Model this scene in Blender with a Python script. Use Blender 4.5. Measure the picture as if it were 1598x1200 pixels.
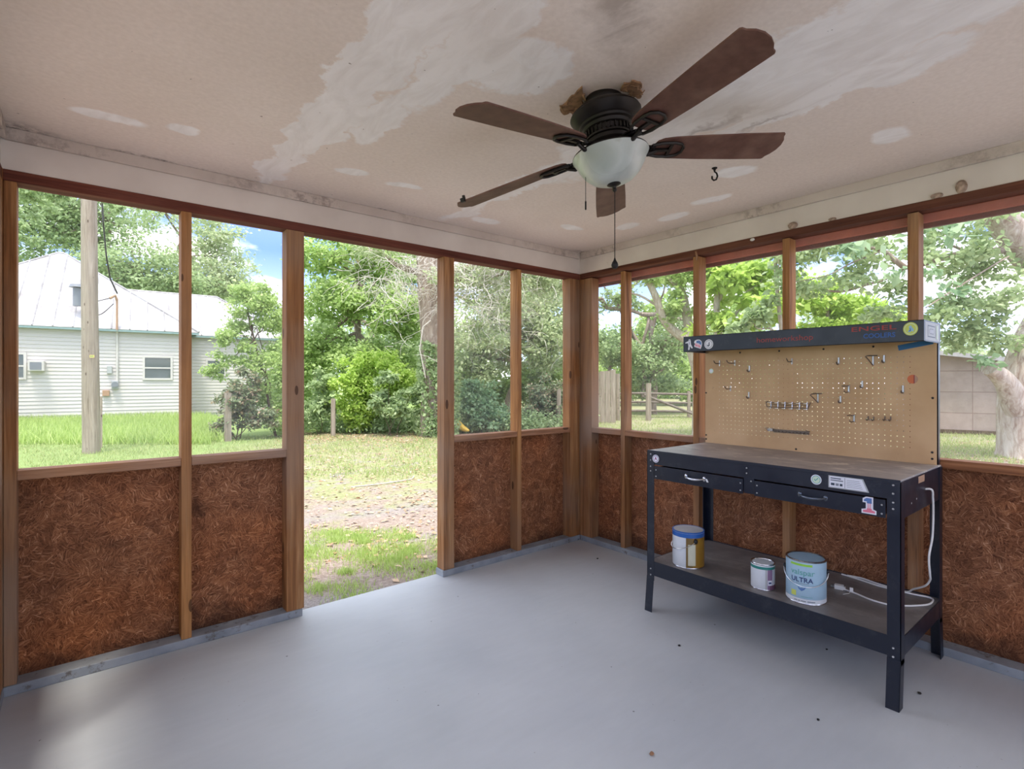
import bpy, math, random
import numpy as np
from mathutils import Vector, Matrix, Euler

for o in list(bpy.data.objects): bpy.data.objects.remove(o)
scn = bpy.context.scene
COL = scn.collection
random.seed(7)
rng = np.random.default_rng(11)
R = math.radians
PI = math.pi

# ------------------------------------------------------------------ camera
YAW = R(50.77)
FW = Vector((math.cos(YAW), math.sin(YAW), 0)); RT = Vector((math.sin(YAW), -math.cos(YAW), 0))
EYE = Vector((-3.108, -2.945, 1.276)); FPX = 825.5
GZ = -0.12                                                  # yard level
cam_d = bpy.data.cameras.new('camera'); cam = bpy.data.objects.new('camera', cam_d); COL.objects.link(cam)
cam.location = EYE; cam.rotation_euler = (PI/2, 0, YAW - PI/2)
cam_d.sensor_width = 36; cam_d.lens = 36*FPX/1598; cam_d.shift_y = -6/1598
cam_d.clip_end = 400; cam_d.clip_start = 0.02
scn.camera = cam

# ------------------------------------------------------------------ sky, sun, exposure
scn.view_settings.view_transform = 'Standard'; scn.view_settings.look = 'None'
scn.view_settings.gamma = 1; scn.view_settings.use_curve_mapping = False
scn.view_settings.exposure = 1.78
world = bpy.data.worlds.new('sky'); scn.world = world; world.use_nodes = True
def sky():
    nt = world.node_tree; nt.nodes.clear(); N = nt.nodes.new; L = nt.links.new
    tc = N('ShaderNodeTexCoord'); sep = N('ShaderNodeSeparateXYZ'); L(tc.outputs['Generated'], sep.inputs[0])
    ramp = N('ShaderNodeValToRGB'); L(sep.outputs['Z'], ramp.inputs[0])
    e = ramp.color_ramp.elements
    e[0].position = 0.0; e[0].color = (0.62, 0.76, 1.0, 1)
    e[1].position = 0.75; e[1].color = (0.66, 0.74, 0.92, 1)
    m = e.new(0.22); m.color = (0.12, 0.215, 0.58, 1)
    mp = N('ShaderNodeMapping'); mp.inputs['Scale'].default_value = (1.0, 1.0, 2.6); mp.inputs['Location'].default_value = (1.35, 0.6, 0.55)
    L(tc.outputs['Generated'], mp.inputs[0])
    nz = N('ShaderNodeTexNoise'); nz.inputs['Scale'].default_value = 3.4; nz.inputs['Detail'].default_value = 7; nz.inputs['Roughness'].default_value = 0.55
    L(mp.outputs[0], nz.inputs[0])
    cr = N('ShaderNodeValToRGB'); L(nz.outputs[0], cr.inputs[0])
    cr.color_ramp.elements[0].position = 0.47; cr.color_ramp.elements[1].position = 0.60
    mx = N('ShaderNodeMix'); mx.data_type = 'RGBA'
    L(cr.outputs[0], mx.inputs[0]); L(ramp.outputs[0], mx.inputs[6]); mx.inputs[7].default_value = (1.0, 0.985, 0.96, 1)
    bg = N('ShaderNodeBackground'); bg.inputs['Strength'].default_value = 1.0
    out = N('ShaderNodeOutputWorld'); L(mx.outputs[2], bg.inputs[0]); L(bg.outputs[0], out.inputs[0])
sky()
sun_d = bpy.data.lights.new('sun', 'SUN'); sun = bpy.data.objects.new('sun', sun_d); COL.objects.link(sun)
sun_d.energy = 1.45; sun_d.angle = R(12); sun_d.color = (1.0, 0.95, 0.86)
sun.rotation_euler = Vector((0.22, 0.26, -1.0)).to_track_quat('-Z', 'Y').to_euler(); sun.location = (-3, -3, 12)

# ------------------------------------------------------------------ material helpers
def lin(c):
    return tuple(((v/255)/12.92 if v/255 <= .04045 else ((v/255+.055)/1.055)**2.4) for v in c) + (1,)
class NT:
    def __init__(s, name, rough=.6, metal=0, spec=.5):
        s.m = bpy.data.materials.new(name); s.m.use_nodes = True; s.nt = s.m.node_tree
        s.b = s.nt.nodes['Principled BSDF']; s.b.inputs['Roughness'].default_value = rough
        s.b.inputs['Metallic'].default_value = metal; s.b.inputs['Specular IOR Level'].default_value = spec
        s._o = None
    def n(s, t, **k):
        x = s.nt.nodes.new(t)
        for a, b in k.items(): setattr(x, a, b)
        return x
    def l(s, a, b): s.nt.links.new(a, b)
    def obj(s):
        if s._o is None: s._o = s.n('ShaderNodeTexCoord').outputs['Object']
        return s._o
    def map(s, vec=None, scale=(1,1,1), rot=(0,0,0), loc=(0,0,0), typ='POINT'):
        m = s.n('ShaderNodeMapping', vector_type=typ); s.l(vec or s.obj(), m.inputs[0])
        m.inputs['Scale'].default_value = scale; m.inputs['Rotation'].default_value = rot; m.inputs['Location'].default_value = loc
        return m.outputs[0]
    def noise(s, vec=None, scale=5, detail=4, rough=.5, dist=0, col=False):
        x = s.n('ShaderNodeTexNoise'); s.l(vec or s.obj(), x.inputs['Vector'])
        x.inputs['Scale'].default_value = scale; x.inputs['Detail'].default_value = detail
        x.inputs['Roughness'].default_value = rough; x.inputs['Distortion'].default_value = dist
        return x.outputs[1 if col else 0]
    def ramp(s, fac, stops):
        r = s.n('ShaderNodeValToRGB'); s.l(fac, r.inputs[0]); e = r.color_ramp.elements
        e[0].position = stops[0][0]; e[0].color = stops[0][1]
        e[1].position = stops[-1][0]; e[1].color = stops[-1][1]
        for p, c in stops[1:-1]: q = e.new(p); q.color = c
        return r.outputs[0]
    def bw(s, fac, a, b):
        m = s.n('ShaderNodeMapRange'); m.inputs['From Min'].default_value = a; m.inputs['From Max'].default_value = b
        s.l(fac, m.inputs[0]); return m.outputs[0]
    def mix(s, f, a, b, mode='MIX'):
        x = s.n('ShaderNodeMix'); x.data_type = 'RGBA'; x.blend_type = mode
        for v, i in ((f, 0), (a, 6), (b, 7)):
            if isinstance(v, (int, float)): x.inputs[i].default_value = v
            elif isinstance(v, tuple): x.inputs[i].default_value = v
            else: s.l(v, x.inputs[i])
        return x.outputs[2]
    def math(s, op, a, b=0.0, c=None):
        x = s.n('ShaderNodeMath', operation=op)
        for v, i in ((a, 0), (b, 1)) + (((c, 2),) if c is not None else ()):
            if isinstance(v, (int, float)): x.inputs[i].default_value = v
            else: s.l(v, x.inputs[i])
        return x.outputs[0]
    def vmath(s, op, a, b=None):
        x = s.n('ShaderNodeVectorMath', operation=op)
        for v, i in ((a, 0), (b, 1)):
            if v is None: continue
            if isinstance(v, tuple): x.inputs[i].default_value = v
            else: s.l(v, x.inputs[i])
        return x.outputs['Value' if op == 'LENGTH' else 'Vector']
    def col(s, c):
        if isinstance(c, tuple): s.b.inputs['Base Color'].default_value = c
        else: s.l(c, s.b.inputs['Base Color'])
        return s
    def rough(s, v): s.l(v, s.b.inputs['Roughness']); return s
    def bump(s, h, strength=.3, dist=.01):
        x = s.n('ShaderNodeBump'); x.inputs['Strength'].default_value = strength; x.inputs['Distance'].default_value = dist
        s.l(h, x.inputs['Height']); s.l(x.outputs[0], s.b.inputs['Normal']); return s

def plain(name, rgb, rough=.6, metal=0, spec=.5, var=.12, scale=30):
    t = NT(name, rough, metal, spec); c = lin(rgb)
    d = tuple(v*(1-var) for v in c[:3]) + (1,); h = tuple(min(1, v*(1+var)) for v in c[:3]) + (1,)
    t.col(t.ramp(t.noise(scale=scale), [(.3, d), (.7, h)])); return t.m

def wood(name, axis, a, b, c, knots=True, gray=None):
    t = NT(name, .72, 0, .25)
    sc = [22, 22, 22]; sc[axis] = 1.1
    g = t.noise(t.map(scale=tuple(sc)), 1.0, 5, .6, .8)
    sc2 = [160, 160, 160]; sc2[axis] = 5
    g2 = t.noise(t.map(scale=tuple(sc2)), 1.0, 3, .6, .3)
    base = t.ramp(g, [(.28, lin(a)), (.5, lin(b)), (.72, lin(c))])
    base = t.mix(.55, base, t.ramp(g2, [(.3, (.45,.42,.4,1)), (.7, (1.2,1.15,1.1,1))]), 'MULTIPLY')
    big = t.noise(t.map(scale=(1.2, 1.2, 1.2)), 1.3, 3)
    base = t.mix(t.bw(big, .42, .72), base, lin(gray or (140, 112, 92)))
    if knots:
        sc3 = [9, 9, 9]; sc3[axis] = 3.2
        v = t.n('ShaderNodeTexVoronoi'); t.l(t.map(scale=tuple(sc3)), v.inputs['Vector']); v.inputs['Scale'].default_value = 1
        k = t.math('LESS_THAN', v.outputs['Distance'], .10)
        base = t.mix(t.math('MULTIPLY', k, .75), base, lin((58, 34, 22)))
    t.col(base).bump(g2, .25, .002); return t.m

def osb():
    t = NT('oriented_strand_board', .8, 0, .2)
    sep = t.n('ShaderNodeSeparateXYZ'); t.l(t.obj(), sep.inputs[0])
    cb = t.n('ShaderNodeCombineXYZ'); t.l(t.math('ADD', sep.outputs[0], sep.outputs[1]), cb.inputs[0]); t.l(sep.outputs[2], cb.inputs[1])
    base = cb.outputs[0]
    warp = t.vmath('SCALE', t.vmath('SUBTRACT', t.noise(base, 5, 3, .6, 0, True), (.5, .5, .5)))
    warp.node.inputs['Scale'].default_value = .10
    vec = t.vmath('ADD', base, warp)
    cols = []
    for k, (sc, off) in enumerate(((21, 0), (33, 4.1), (50, 9.3))):
        v = t.n('ShaderNodeTexVoronoi'); v.inputs['Scale'].default_value = sc
        t.l(t.map(vec, loc=(off, off, 0)), v.inputs['Vector'])
        s2 = t.n('ShaderNodeSeparateColor'); t.l(v.outputs['Color'], s2.inputs[0])
        rot = t.n('ShaderNodeVectorRotate', rotation_type='Z_AXIS'); t.l(vec, rot.inputs['Vector'])
        t.l(t.math('MULTIPLY', s2.outputs[0], 3.14), rot.inputs['Angle'])
        g = t.noise(t.map(rot.outputs[0], scale=(17, 180, 1), loc=(off, 0, 0)), 1.0, 3, .6, .4)
        cols.append((g, s2.outputs[1]))
    g = t.math('MAXIMUM', t.math('MAXIMUM', cols[0][0], t.math('MULTIPLY', cols[1][0], .97)), t.math('MULTIPLY', cols[2][0], .93))
    c = t.ramp(g, [(.40, lin((84, 52, 36))), (.52, lin((138, 92, 62))), (.62, lin((172, 122, 88))), (.74, lin((226, 184, 150)))])
    tone = t.mix(.5, c, t.ramp(cols[0][1], [(0, lin((150, 120, 100))), (1, lin((255, 245, 235)))]), 'MULTIPLY')
    orange = t.mix(t.bw(t.noise(base, 1.7, 3), .45, .7), tone, t.mix(1.0, tone, (1.15, .95, .74, 1), 'MULTIPLY'))
    # dark noise stains, and ragged darkening towards the bottom
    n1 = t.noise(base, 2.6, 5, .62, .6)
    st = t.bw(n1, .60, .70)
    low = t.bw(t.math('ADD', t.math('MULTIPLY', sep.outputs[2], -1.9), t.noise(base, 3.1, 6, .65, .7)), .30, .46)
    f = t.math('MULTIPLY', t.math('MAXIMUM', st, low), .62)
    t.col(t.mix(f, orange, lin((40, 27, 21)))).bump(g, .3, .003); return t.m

M = {}
M['stud'] = wood('stud_pine', 2, (106, 68, 38), (156, 108, 66), (188, 144, 98), True, (148, 122, 100))
M['stud_warm'] = wood('stud_pine_warm', 2, (126, 80, 42), (174, 122, 72), (196, 150, 100), True, (150, 112, 80))
M['rail_x'] = wood('rail_pine_x', 0, (112, 72, 48), (160, 114, 80), (186, 146, 112), True, (150, 126, 108))
M['rail_y'] = wood('rail_pine_y', 1, (112, 68, 42), (158, 106, 68), (182, 136, 100), True, (150, 122, 100))
M['plate_x'] = wood('redwood_plate_x', 0, (70, 34, 26), (110, 60, 46), (140, 88, 72), False, (104, 62, 52))
M['plate_y'] = wood('redwood_plate_y', 1, (66, 36, 26), (104, 62, 46), (132, 88, 66), False, (96, 60, 48))
M['old_post'] = wood('weathered_post', 2, (120, 108, 94), (158, 146, 130), (184, 174, 160), True, (150, 140, 124))
M['old_rail'] = wood('weathered_rail', 0, (92, 84, 76), (124, 114, 104), (150, 140, 130), False, (120, 112, 100))
M['osb'] = osb()
M['salmon'] = plain('salmon_paint', (196, 106, 84), .6, var=.15, scale=9)
M['dark_red'] = plain('dark_red_paint', (112, 52, 42), .6, var=.2, scale=9)

def cream_trim():
    t = NT('cream_beam_paint', .6, 0, .3)
    c = t.ramp(t.noise(scale=3, detail=5), [(.3, lin((212, 203, 194))), (.7, lin((230, 222, 213)))])
    sp = t.bw(t.noise(scale=26, detail=5, rough=.65), .70, .76)
    c = t.mix(t.math('MULTIPLY', sp, .5), c, lin((120, 100, 86)))
    t.col(c); return t.m
M['trim'] = cream_trim()
def stained_trim():
    t = NT('mouldy_cornice_paint', .7, 0, .3)
    c = t.ramp(t.noise(scale=3, detail=5), [(.3, lin((196, 184, 174))), (.7, lin((216, 206, 196)))])
    a = t.bw(t.noise(scale=2.1, detail=4), .50, .62); b = t.bw(t.noise(scale=22, detail=6, rough=.7), .45, .6)
    c = t.mix(t.math('MULTIPLY', t.math('MULTIPLY', a, b), .5), c, lin((98, 80, 70)))
    t.col(c); return t.m
M['cornice'] = stained_trim()

def ceiling_mat():
    t = NT('patched_ceiling', .75, 0, .25)
    base = t.ramp(t.noise(scale=1.3, detail=4), [(.3, lin((230, 219, 209))), (.7, lin((242, 232, 224)))])
    base = t.mix(.35, base, t.ramp(t.noise(scale=60, detail=3), [(.3, (.82,.80,.78,1)), (.7, (1.05,1.05,1.05,1))]), 'MULTIPLY')
    warp = t.vmath('SCALE', t.vmath('SUBTRACT', t.noise(scale=4.5, detail=6, rough=.62, col=True), (.5,.5,.5))); warp.node.inputs['Scale'].default_value = .34
    flat = t.map(t.vmath('ADD', t.obj(), warp), scale=(1, 1, 0))
    warp2 = t.vmath('SCALE', t.vmath('SUBTRACT', t.noise(scale=6, detail=5, rough=.6, col=True), (.5,.5,.5))); warp2.node.inputs['Scale'].default_value = .10
    flat2 = t.map(t.vmath('ADD', t.obj(), warp2), scale=(1, 1, 0))
    def ell(f, cx, cy, a, b, rot=0):
        return t.vmath('LENGTH', t.map(f, loc=(cx, cy, 0), rot=(0, 0, R(rot)), scale=(a, b, 1), typ='TEXTURE'))
    big = [(-2.37, -1.1, .105, 1.25, 0), (-2.33, -2.35, .20, .9, 0), (-2.19, -1.0, .10, .28, 0), (-2.17, -1.6, .12, .45, 0), (-1.31, -.8, .10, .80, 0),
           (-1.30, -2.0, .20, 1.25, 0), (-1.05, -2.2, .13, .42, 0), (-1.98, -1.62, .17, .16, 20), (-1.45, -2.0, .1, .3, 0)]
    small = [(-3.02, -.37, .13, .05, -8), (-2.77, -.43, .06, .05, 0), (-1.79, -.44, .10, .04, -15), (-2.08, -.45, .09, .05, -10),
             (-.57, -.46, .10, .055, 0), (-.49, -2.23, .09, .08, 0), (-.24, -1.02, .06, .12, 0), (-.63, -1.63, .08, .10, 20), (-.3, -.72, .06, .1, 0),
             (-.35, -1.35, .05, .13, 0), (-1.1, -.22, .12, .06, 0), (-2.0, -1.7, .09, .08, 0)]
    def union(f, lst, lo, hi):
        acc = None
        for e in lst:
            m = t.n('ShaderNodeMapRange'); m.inputs['From Min'].default_value = hi; m.inputs['From Max'].default_value = lo
            t.l(ell(f, *e), m.inputs[0]); acc = m.outputs[0] if acc is None else t.math('MAXIMUM', acc, m.outputs[0])
        return acc
    p = t.math('MAXIMUM', t.math('MULTIPLY', union(flat, big, .86, 1.0), .85), union(flat2, small, .8, 1.05))
    streak = t.noise(t.map(scale=(9, 3, 1)), 1.2, 6, .65, 1.0)
    white = t.ramp(streak, [(.3, lin((234, 232, 230))), (.6, lin((252, 252, 252)))])
    c = t.mix(p, base, white)
    # blade shade painted into the colour by the fan; cracks and scuffs
    fan_shade = union(flat, [(-1.95, -2.02, .30, .10, 40), (-1.15, -1.75, .035, .28, 0), (-1.0, -1.9, .02, .2, 0)], .2, 1.1)
    c = t.mix(t.math('MULTIPLY', t.math('MULTIPLY', fan_shade, .55), t.bw(streak, .3, .6)), c, lin((140, 124, 108)))
    crack = t.bw(t.noise(t.map(scale=(30, 6, 1)), 1, 7, .7, 1.6), .73, .745)
    c = t.mix(t.math('MULTIPLY', crack, .6), c, lin((120, 104, 94)))
    spk = t.bw(t.noise(scale=42, detail=2), .775, .79)
    c = t.mix(t.math('MULTIPLY', spk, .7), c, lin((110, 92, 80)))
    mould = union(flat2, [(0.0, 0.0, .22, .1, 0), (-3.35, 0.0, .25, .12, 0), (-2.75, 0.0, .5, .035, 0), (-1.7, 0.0, .3, .02, 0)], .1, 1.0)
    c = t.mix(t.math('MULTIPLY', mould, t.bw(t.noise(scale=30, detail=6, rough=.7), .42, .6)), c, lin((92, 78, 70)))
    t.col(c).bump(t.math('ADD', p, t.math('MULTIPLY', streak, .5)), .12, .01); return t.m
M['ceiling'] = ceiling_mat()

def floor_mat():
    t = NT('grey_floor_paint', .42, 0, .42)
    c = t.ramp(t.noise(scale=1.4, detail=5), [(.3, lin((172, 176, 179))), (.7, lin((186, 189, 191)))])
    c = t.mix(.3, c, t.ramp(t.noise(t.map(scale=(2, 9, 1), rot=(0, 0, .6)), 3, 5, .6), [(.3, (.88,.88,.88,1)), (.7, (1.04,1.04,1.04,1))]), 'MULTIPLY')
    v = t.n('ShaderNodeTexVoronoi'); t.l(t.obj(), v.inputs['Vector']); v.inputs['Scale'].default_value = 7.5
    sp = t.math('MULTIPLY', t.math('LESS_THAN', v.outputs['Distance'], .036), t.math('GREATER_THAN', t.noise(scale=11, detail=2), .52))
    c = t.mix(t.math('MULTIPLY', sp, .8), c, lin((86, 82, 80)))
    v2 = t.n('ShaderNodeTexVoronoi'); t.l(t.map(loc=(5.3, 2.1, 0)), v2.inputs['Vector']); v2.inputs['Scale'].default_value = 24
    sp2 = t.math('MULTIPLY', t.math('LESS_THAN', v2.outputs['Distance'], .055), t.math('GREATER_THAN', t.noise(scale=5, detail=2), .55))
    c = t.mix(t.math('MULTIPLY', sp2, .6), c, lin((120, 116, 114)))
    t.col(c).rough(t.math('MULTIPLY_ADD', t.noise(scale=5, detail=4), .25, .34)); return t.m
M['floor'] = floor_mat()
def sill_paint():
    t = NT('grey_base_plate_paint', .5, 0, .35)
    c = t.ramp(t.noise(scale=9, detail=5), [(.35, lin((128, 134, 140))), (.65, lin((152, 157, 162)))])
    c = t.mix(t.bw(t.noise(scale=13, detail=6, rough=.7), .58, .66), c, lin((104, 98, 94)))
    t.col(c); return t.m
M['base'] = sill_paint()

def screen_mat():
    t = NT('insect_screen', .9, 0, .1)
    tr = t.n('ShaderNodeBsdfTransparent'); df = t.n('ShaderNodeBsdfDiffuse'); mx = t.n('ShaderNodeMixShader')
    df.inputs[0].default_value = lin((206, 206, 200))
    f = t.ramp(t.noise(scale=2.5, detail=4), [(.3, (.08,.08,.08,1)), (.7, (.17,.17,.17,1))])
    t.l(f, mx.inputs[0]); t.l(tr.outputs[0], mx.inputs[1]); t.l(df.outputs[0], mx.inputs[2])
    t.l(mx.outputs[0], t.nt.nodes['Material Output'].inputs[0]); return t.m
M['screen'] = screen_mat()

def steel(name, rgb, dust=(120,118,116), amt=.25):
    t = NT(name, .30, .15, .7); c = lin(rgb)
    f = t.bw(t.noise(scale=14, detail=7, rough=.72), .54, .74)
    t.col(t.mix(t.math('MULTIPLY', f, amt), c, lin(dust)))
    t.rough(t.math('MULTIPLY_ADD', t.noise(scale=9, detail=5), .3, .22)); return t.m
M['navy'] = steel('navy_black_steel', (9, 20, 38), amt=.14)
M['rivet'] = plain('zinc_rivet', (190, 190, 190), .3, .9)
M['chrome'] = plain('chrome', (205, 205, 205), .22, 1.0, var=.05)
M['darkchrome'] = plain('worn_dark_pull', (92, 98, 106), .25, .8)
M['wire'] = plain('dull_zinc_wire', (112, 98, 84), .4, .3)
M['darkiron'] = plain('blackened_iron', (30, 26, 24), .5, .4)
M['bronze'] = plain('oil_rubbed_bronze', (26, 22, 20), .45, .3, var=.35, scale=24)
M['white'] = plain('white_plastic', (228, 226, 220), .45, var=.04)
M['black'] = plain('black_ink', (14, 14, 16), .5)
M['gum'] = plain('screw_black', (20, 18, 18), .5)
def board_top(name, a, b, white_amt, blotches=1):
    t = NT(name, .42, 0, .45)
    c = t.ramp(t.noise(scale=6, detail=6, rough=.65), [(.3, lin(a)), (.7, lin(b))])
    w = t.bw(t.noise(t.map(scale=(5, 2, 1)), 2.2, 7, .7, .6), .53, .64)
    c = t.mix(t.math('MULTIPLY', w, white_amt), c, lin((206, 196, 180)))
    t.col(c); return t.m
M['benchtop'] = board_top('dusty_bench_board', (130, 122, 118), (172, 164, 156), .95)
M['shelftop'] = board_top('dusty_shelf_board', (96, 92, 90), (128, 122, 118), .15)
def pegmat():
    t = NT('brown_hardboard', .6, 0, .3)
    c = t.ramp(t.noise(scale=4, detail=6), [(.3, lin((190, 152, 108))), (.7, lin((212, 176, 132)))])
    c = t.mix(t.bw(t.noise(scale=18, detail=6, rough=.7), .66, .74), c, lin((134, 96, 64)))
    t.col(c); return t.m
M['peg'] = pegmat()
def blade_mat():
    t = NT('mahogany_blade', .55, 0, .3)
    g = t.noise(scale=30, detail=5)
    c = t.ramp(g, [(.3, lin((90, 62, 53))), (.7, lin((106, 75, 64)))])
    dust = t.bw(t.noise(scale=7, detail=6), .5, .75)
    t.col(t.mix(t.math('MULTIPLY', dust, .35), c, lin((160, 130, 112)))); return t.m
M['blade'] = blade_mat()
M['blade_edge'] = plain('dark_blade_edge', (52, 34, 30), .5)
def bowl_mat():
    t = NT('frosted_alabaster_glass', .35, 0, .5)
    c = t.ramp(t.noise(scale=7, detail=5, dist=1.5), [(.3, lin((178, 188, 182))), (.62, lin((196, 204, 200))), (.75, lin((164, 170, 156)))])
    t.col(c); t.b.inputs['Transmission Weight'].default_value = 0.12; t.b.inputs['Subsurface Weight'].default_value = .25
    t.b.inputs['Subsurface Radius'].default_value = (.03, .03, .03); return t.m
M['bowl'] = bowl_mat()
M['plaster_hole'] = plain('torn_brown_plaster', (150, 118, 88), .9, var=.45, scale=40)

def leaf_mat(name, a, b, c, trans=.45):
    t = NT(name, .55, 0, .3)
    at = t.n('ShaderNodeAttribute', attribute_name='tint')
    col = t.ramp(at.outputs['Fac'], [(0, lin(a)), (.5, lin(b)), (1, lin(c))])
    t.col(col)
    tl = t.n('ShaderNodeBsdfTranslucent'); t.l(col, tl.inputs[0])
    mx = t.n('ShaderNodeMixShader'); mx.inputs[0].default_value = trans
    t.l(t.b.outputs[0], mx.inputs[1]); t.l(tl.outputs[0], mx.inputs[2])
    t.l(mx.outputs[0], t.nt.nodes['Material Output'].inputs[0]); return t.m
M['leaf_bright'] = leaf_mat('bright_green_leaves', (138, 162, 96), (178, 202, 126), (214, 228, 164), 0.5)
M['leaf_mid'] = leaf_mat('mid_green_leaves', (128, 150, 104), (166, 186, 134), (202, 216, 168), 0.5)
M['leaf_blue'] = leaf_mat('bluish_green_leaves', (112, 146, 104), (152, 180, 136), (196, 214, 174), 0.45)
M['leaf_grey'] = leaf_mat('grey_green_leaves', (144, 162, 116), (182, 196, 150), (218, 222, 186), 0.5)
M['leaf_yellow'] = leaf_mat('yellow_green_leaves', (150, 182, 84), (186, 212, 106), (214, 230, 140), 0.5)
M['leaf_red'] = leaf_mat('shrub_leaves_with_dry_tips', (108, 124, 92), (144, 158, 122), (188, 156, 136), 0.4)
M['grass_leaf'] = leaf_mat('grass_blades', (140, 158, 96), (172, 186, 120), (202, 204, 150), 0.4)
M['weed_leaf'] = leaf_mat('weed_blades', (150, 176, 90), (182, 204, 118), (208, 222, 150), .4)
M['dry_leaf'] = leaf_mat('dry_leaf_litter', (150, 112, 84), (188, 156, 124), (212, 190, 164), .1)

def bark(name, a, b, c, sc=6):
    t = NT(name, .85, 0, .2)
    g = t.noise(t.map(scale=(sc*2, sc*2, sc*.5)), 1.0, 6, .7, 1.2)
    t.col(t.ramp(g, [(.3, lin(a)), (.5, lin(b)), (.7, lin(c))])).bump(g, .8, .04); return t.m
M['bark'] = bark('grey_brown_bark', (112, 96, 84), (150, 134, 120), (182, 170, 156))
M['bark_pale'] = bark('pale_flaking_bark', (138, 110, 96), (190, 176, 162), (220, 212, 202), 4)
M['bark_light'] = bark('light_smooth_bark', (150, 136, 116), (184, 172, 152), (206, 198, 182), 8)
M['twig'] = plain('bleached_dead_twig', (196, 188, 176), .8, var=.2)
M['bark_dark'] = bark('dark_stem_bark', (70, 58, 46), (98, 84, 68), (126, 112, 94), 10)

def ground_mat():
    t = NT('yard_dirt_and_grass', .95, 0, .1)
    sep = t.n('ShaderNodeSeparateXYZ'); t.l(t.obj(), sep.inputs[0])
    fine = t.noise(scale=38, detail=6, rough=.75); mid = t.noise(scale=5, detail=6, rough=.65); big = t.noise(scale=.55, detail=4)
    dirt = t.ramp(fine, [(.3, lin((112, 97, 86))), (.5, lin((152, 136, 124))), (.68, lin((182, 168, 156)))])
    grav = t.ramp(t.noise(scale=70, detail=4, rough=.8), [(.3, lin((104, 97, 94))), (.5, lin((146, 138, 133))), (.7, lin((178, 171, 165)))])
    dirt = t.mix(t.bw(t.noise(t.map(scale=(.4, 1.6, 1)), 1, 4), .48, .6), dirt, grav)
    grass = t.ramp(fine, [(.3, lin((112, 116, 78))), (.5, lin((146, 148, 106))), (.7, lin((172, 168, 130)))])
    green = t.ramp(fine, [(.3, lin((102, 122, 68))), (.5, lin((132, 152, 92))), (.7, lin((158, 170, 116)))])
    # lawn beyond the drive, lusher by the house
    d = t.math('ADD', t.math('MULTIPLY', sep.outputs[0], .42), sep.outputs[1])
    lawn = t.bw(t.math('ADD', d, t.math('MULTIPLY', t.math('SUBTRACT', t.noise(scale=1.6, detail=6, rough=.7), .5), 7)), 2.0, 3.4)
    c = t.mix(t.math('MULTIPLY', lawn, t.bw(mid, .36, .52)), dirt, grass)
    lush = t.bw(t.math('ADD', t.math('SUBTRACT', sep.outputs[1], t.math('MULTIPLY', sep.outputs[0], .9)), t.math('MULTIPLY', big, 2)), 9.6, 11.2)
    c = t.mix(lush, c, green)
    t.col(c).bump(fine, .6, .03); return t.m
M['ground'] = ground_mat()

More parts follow.
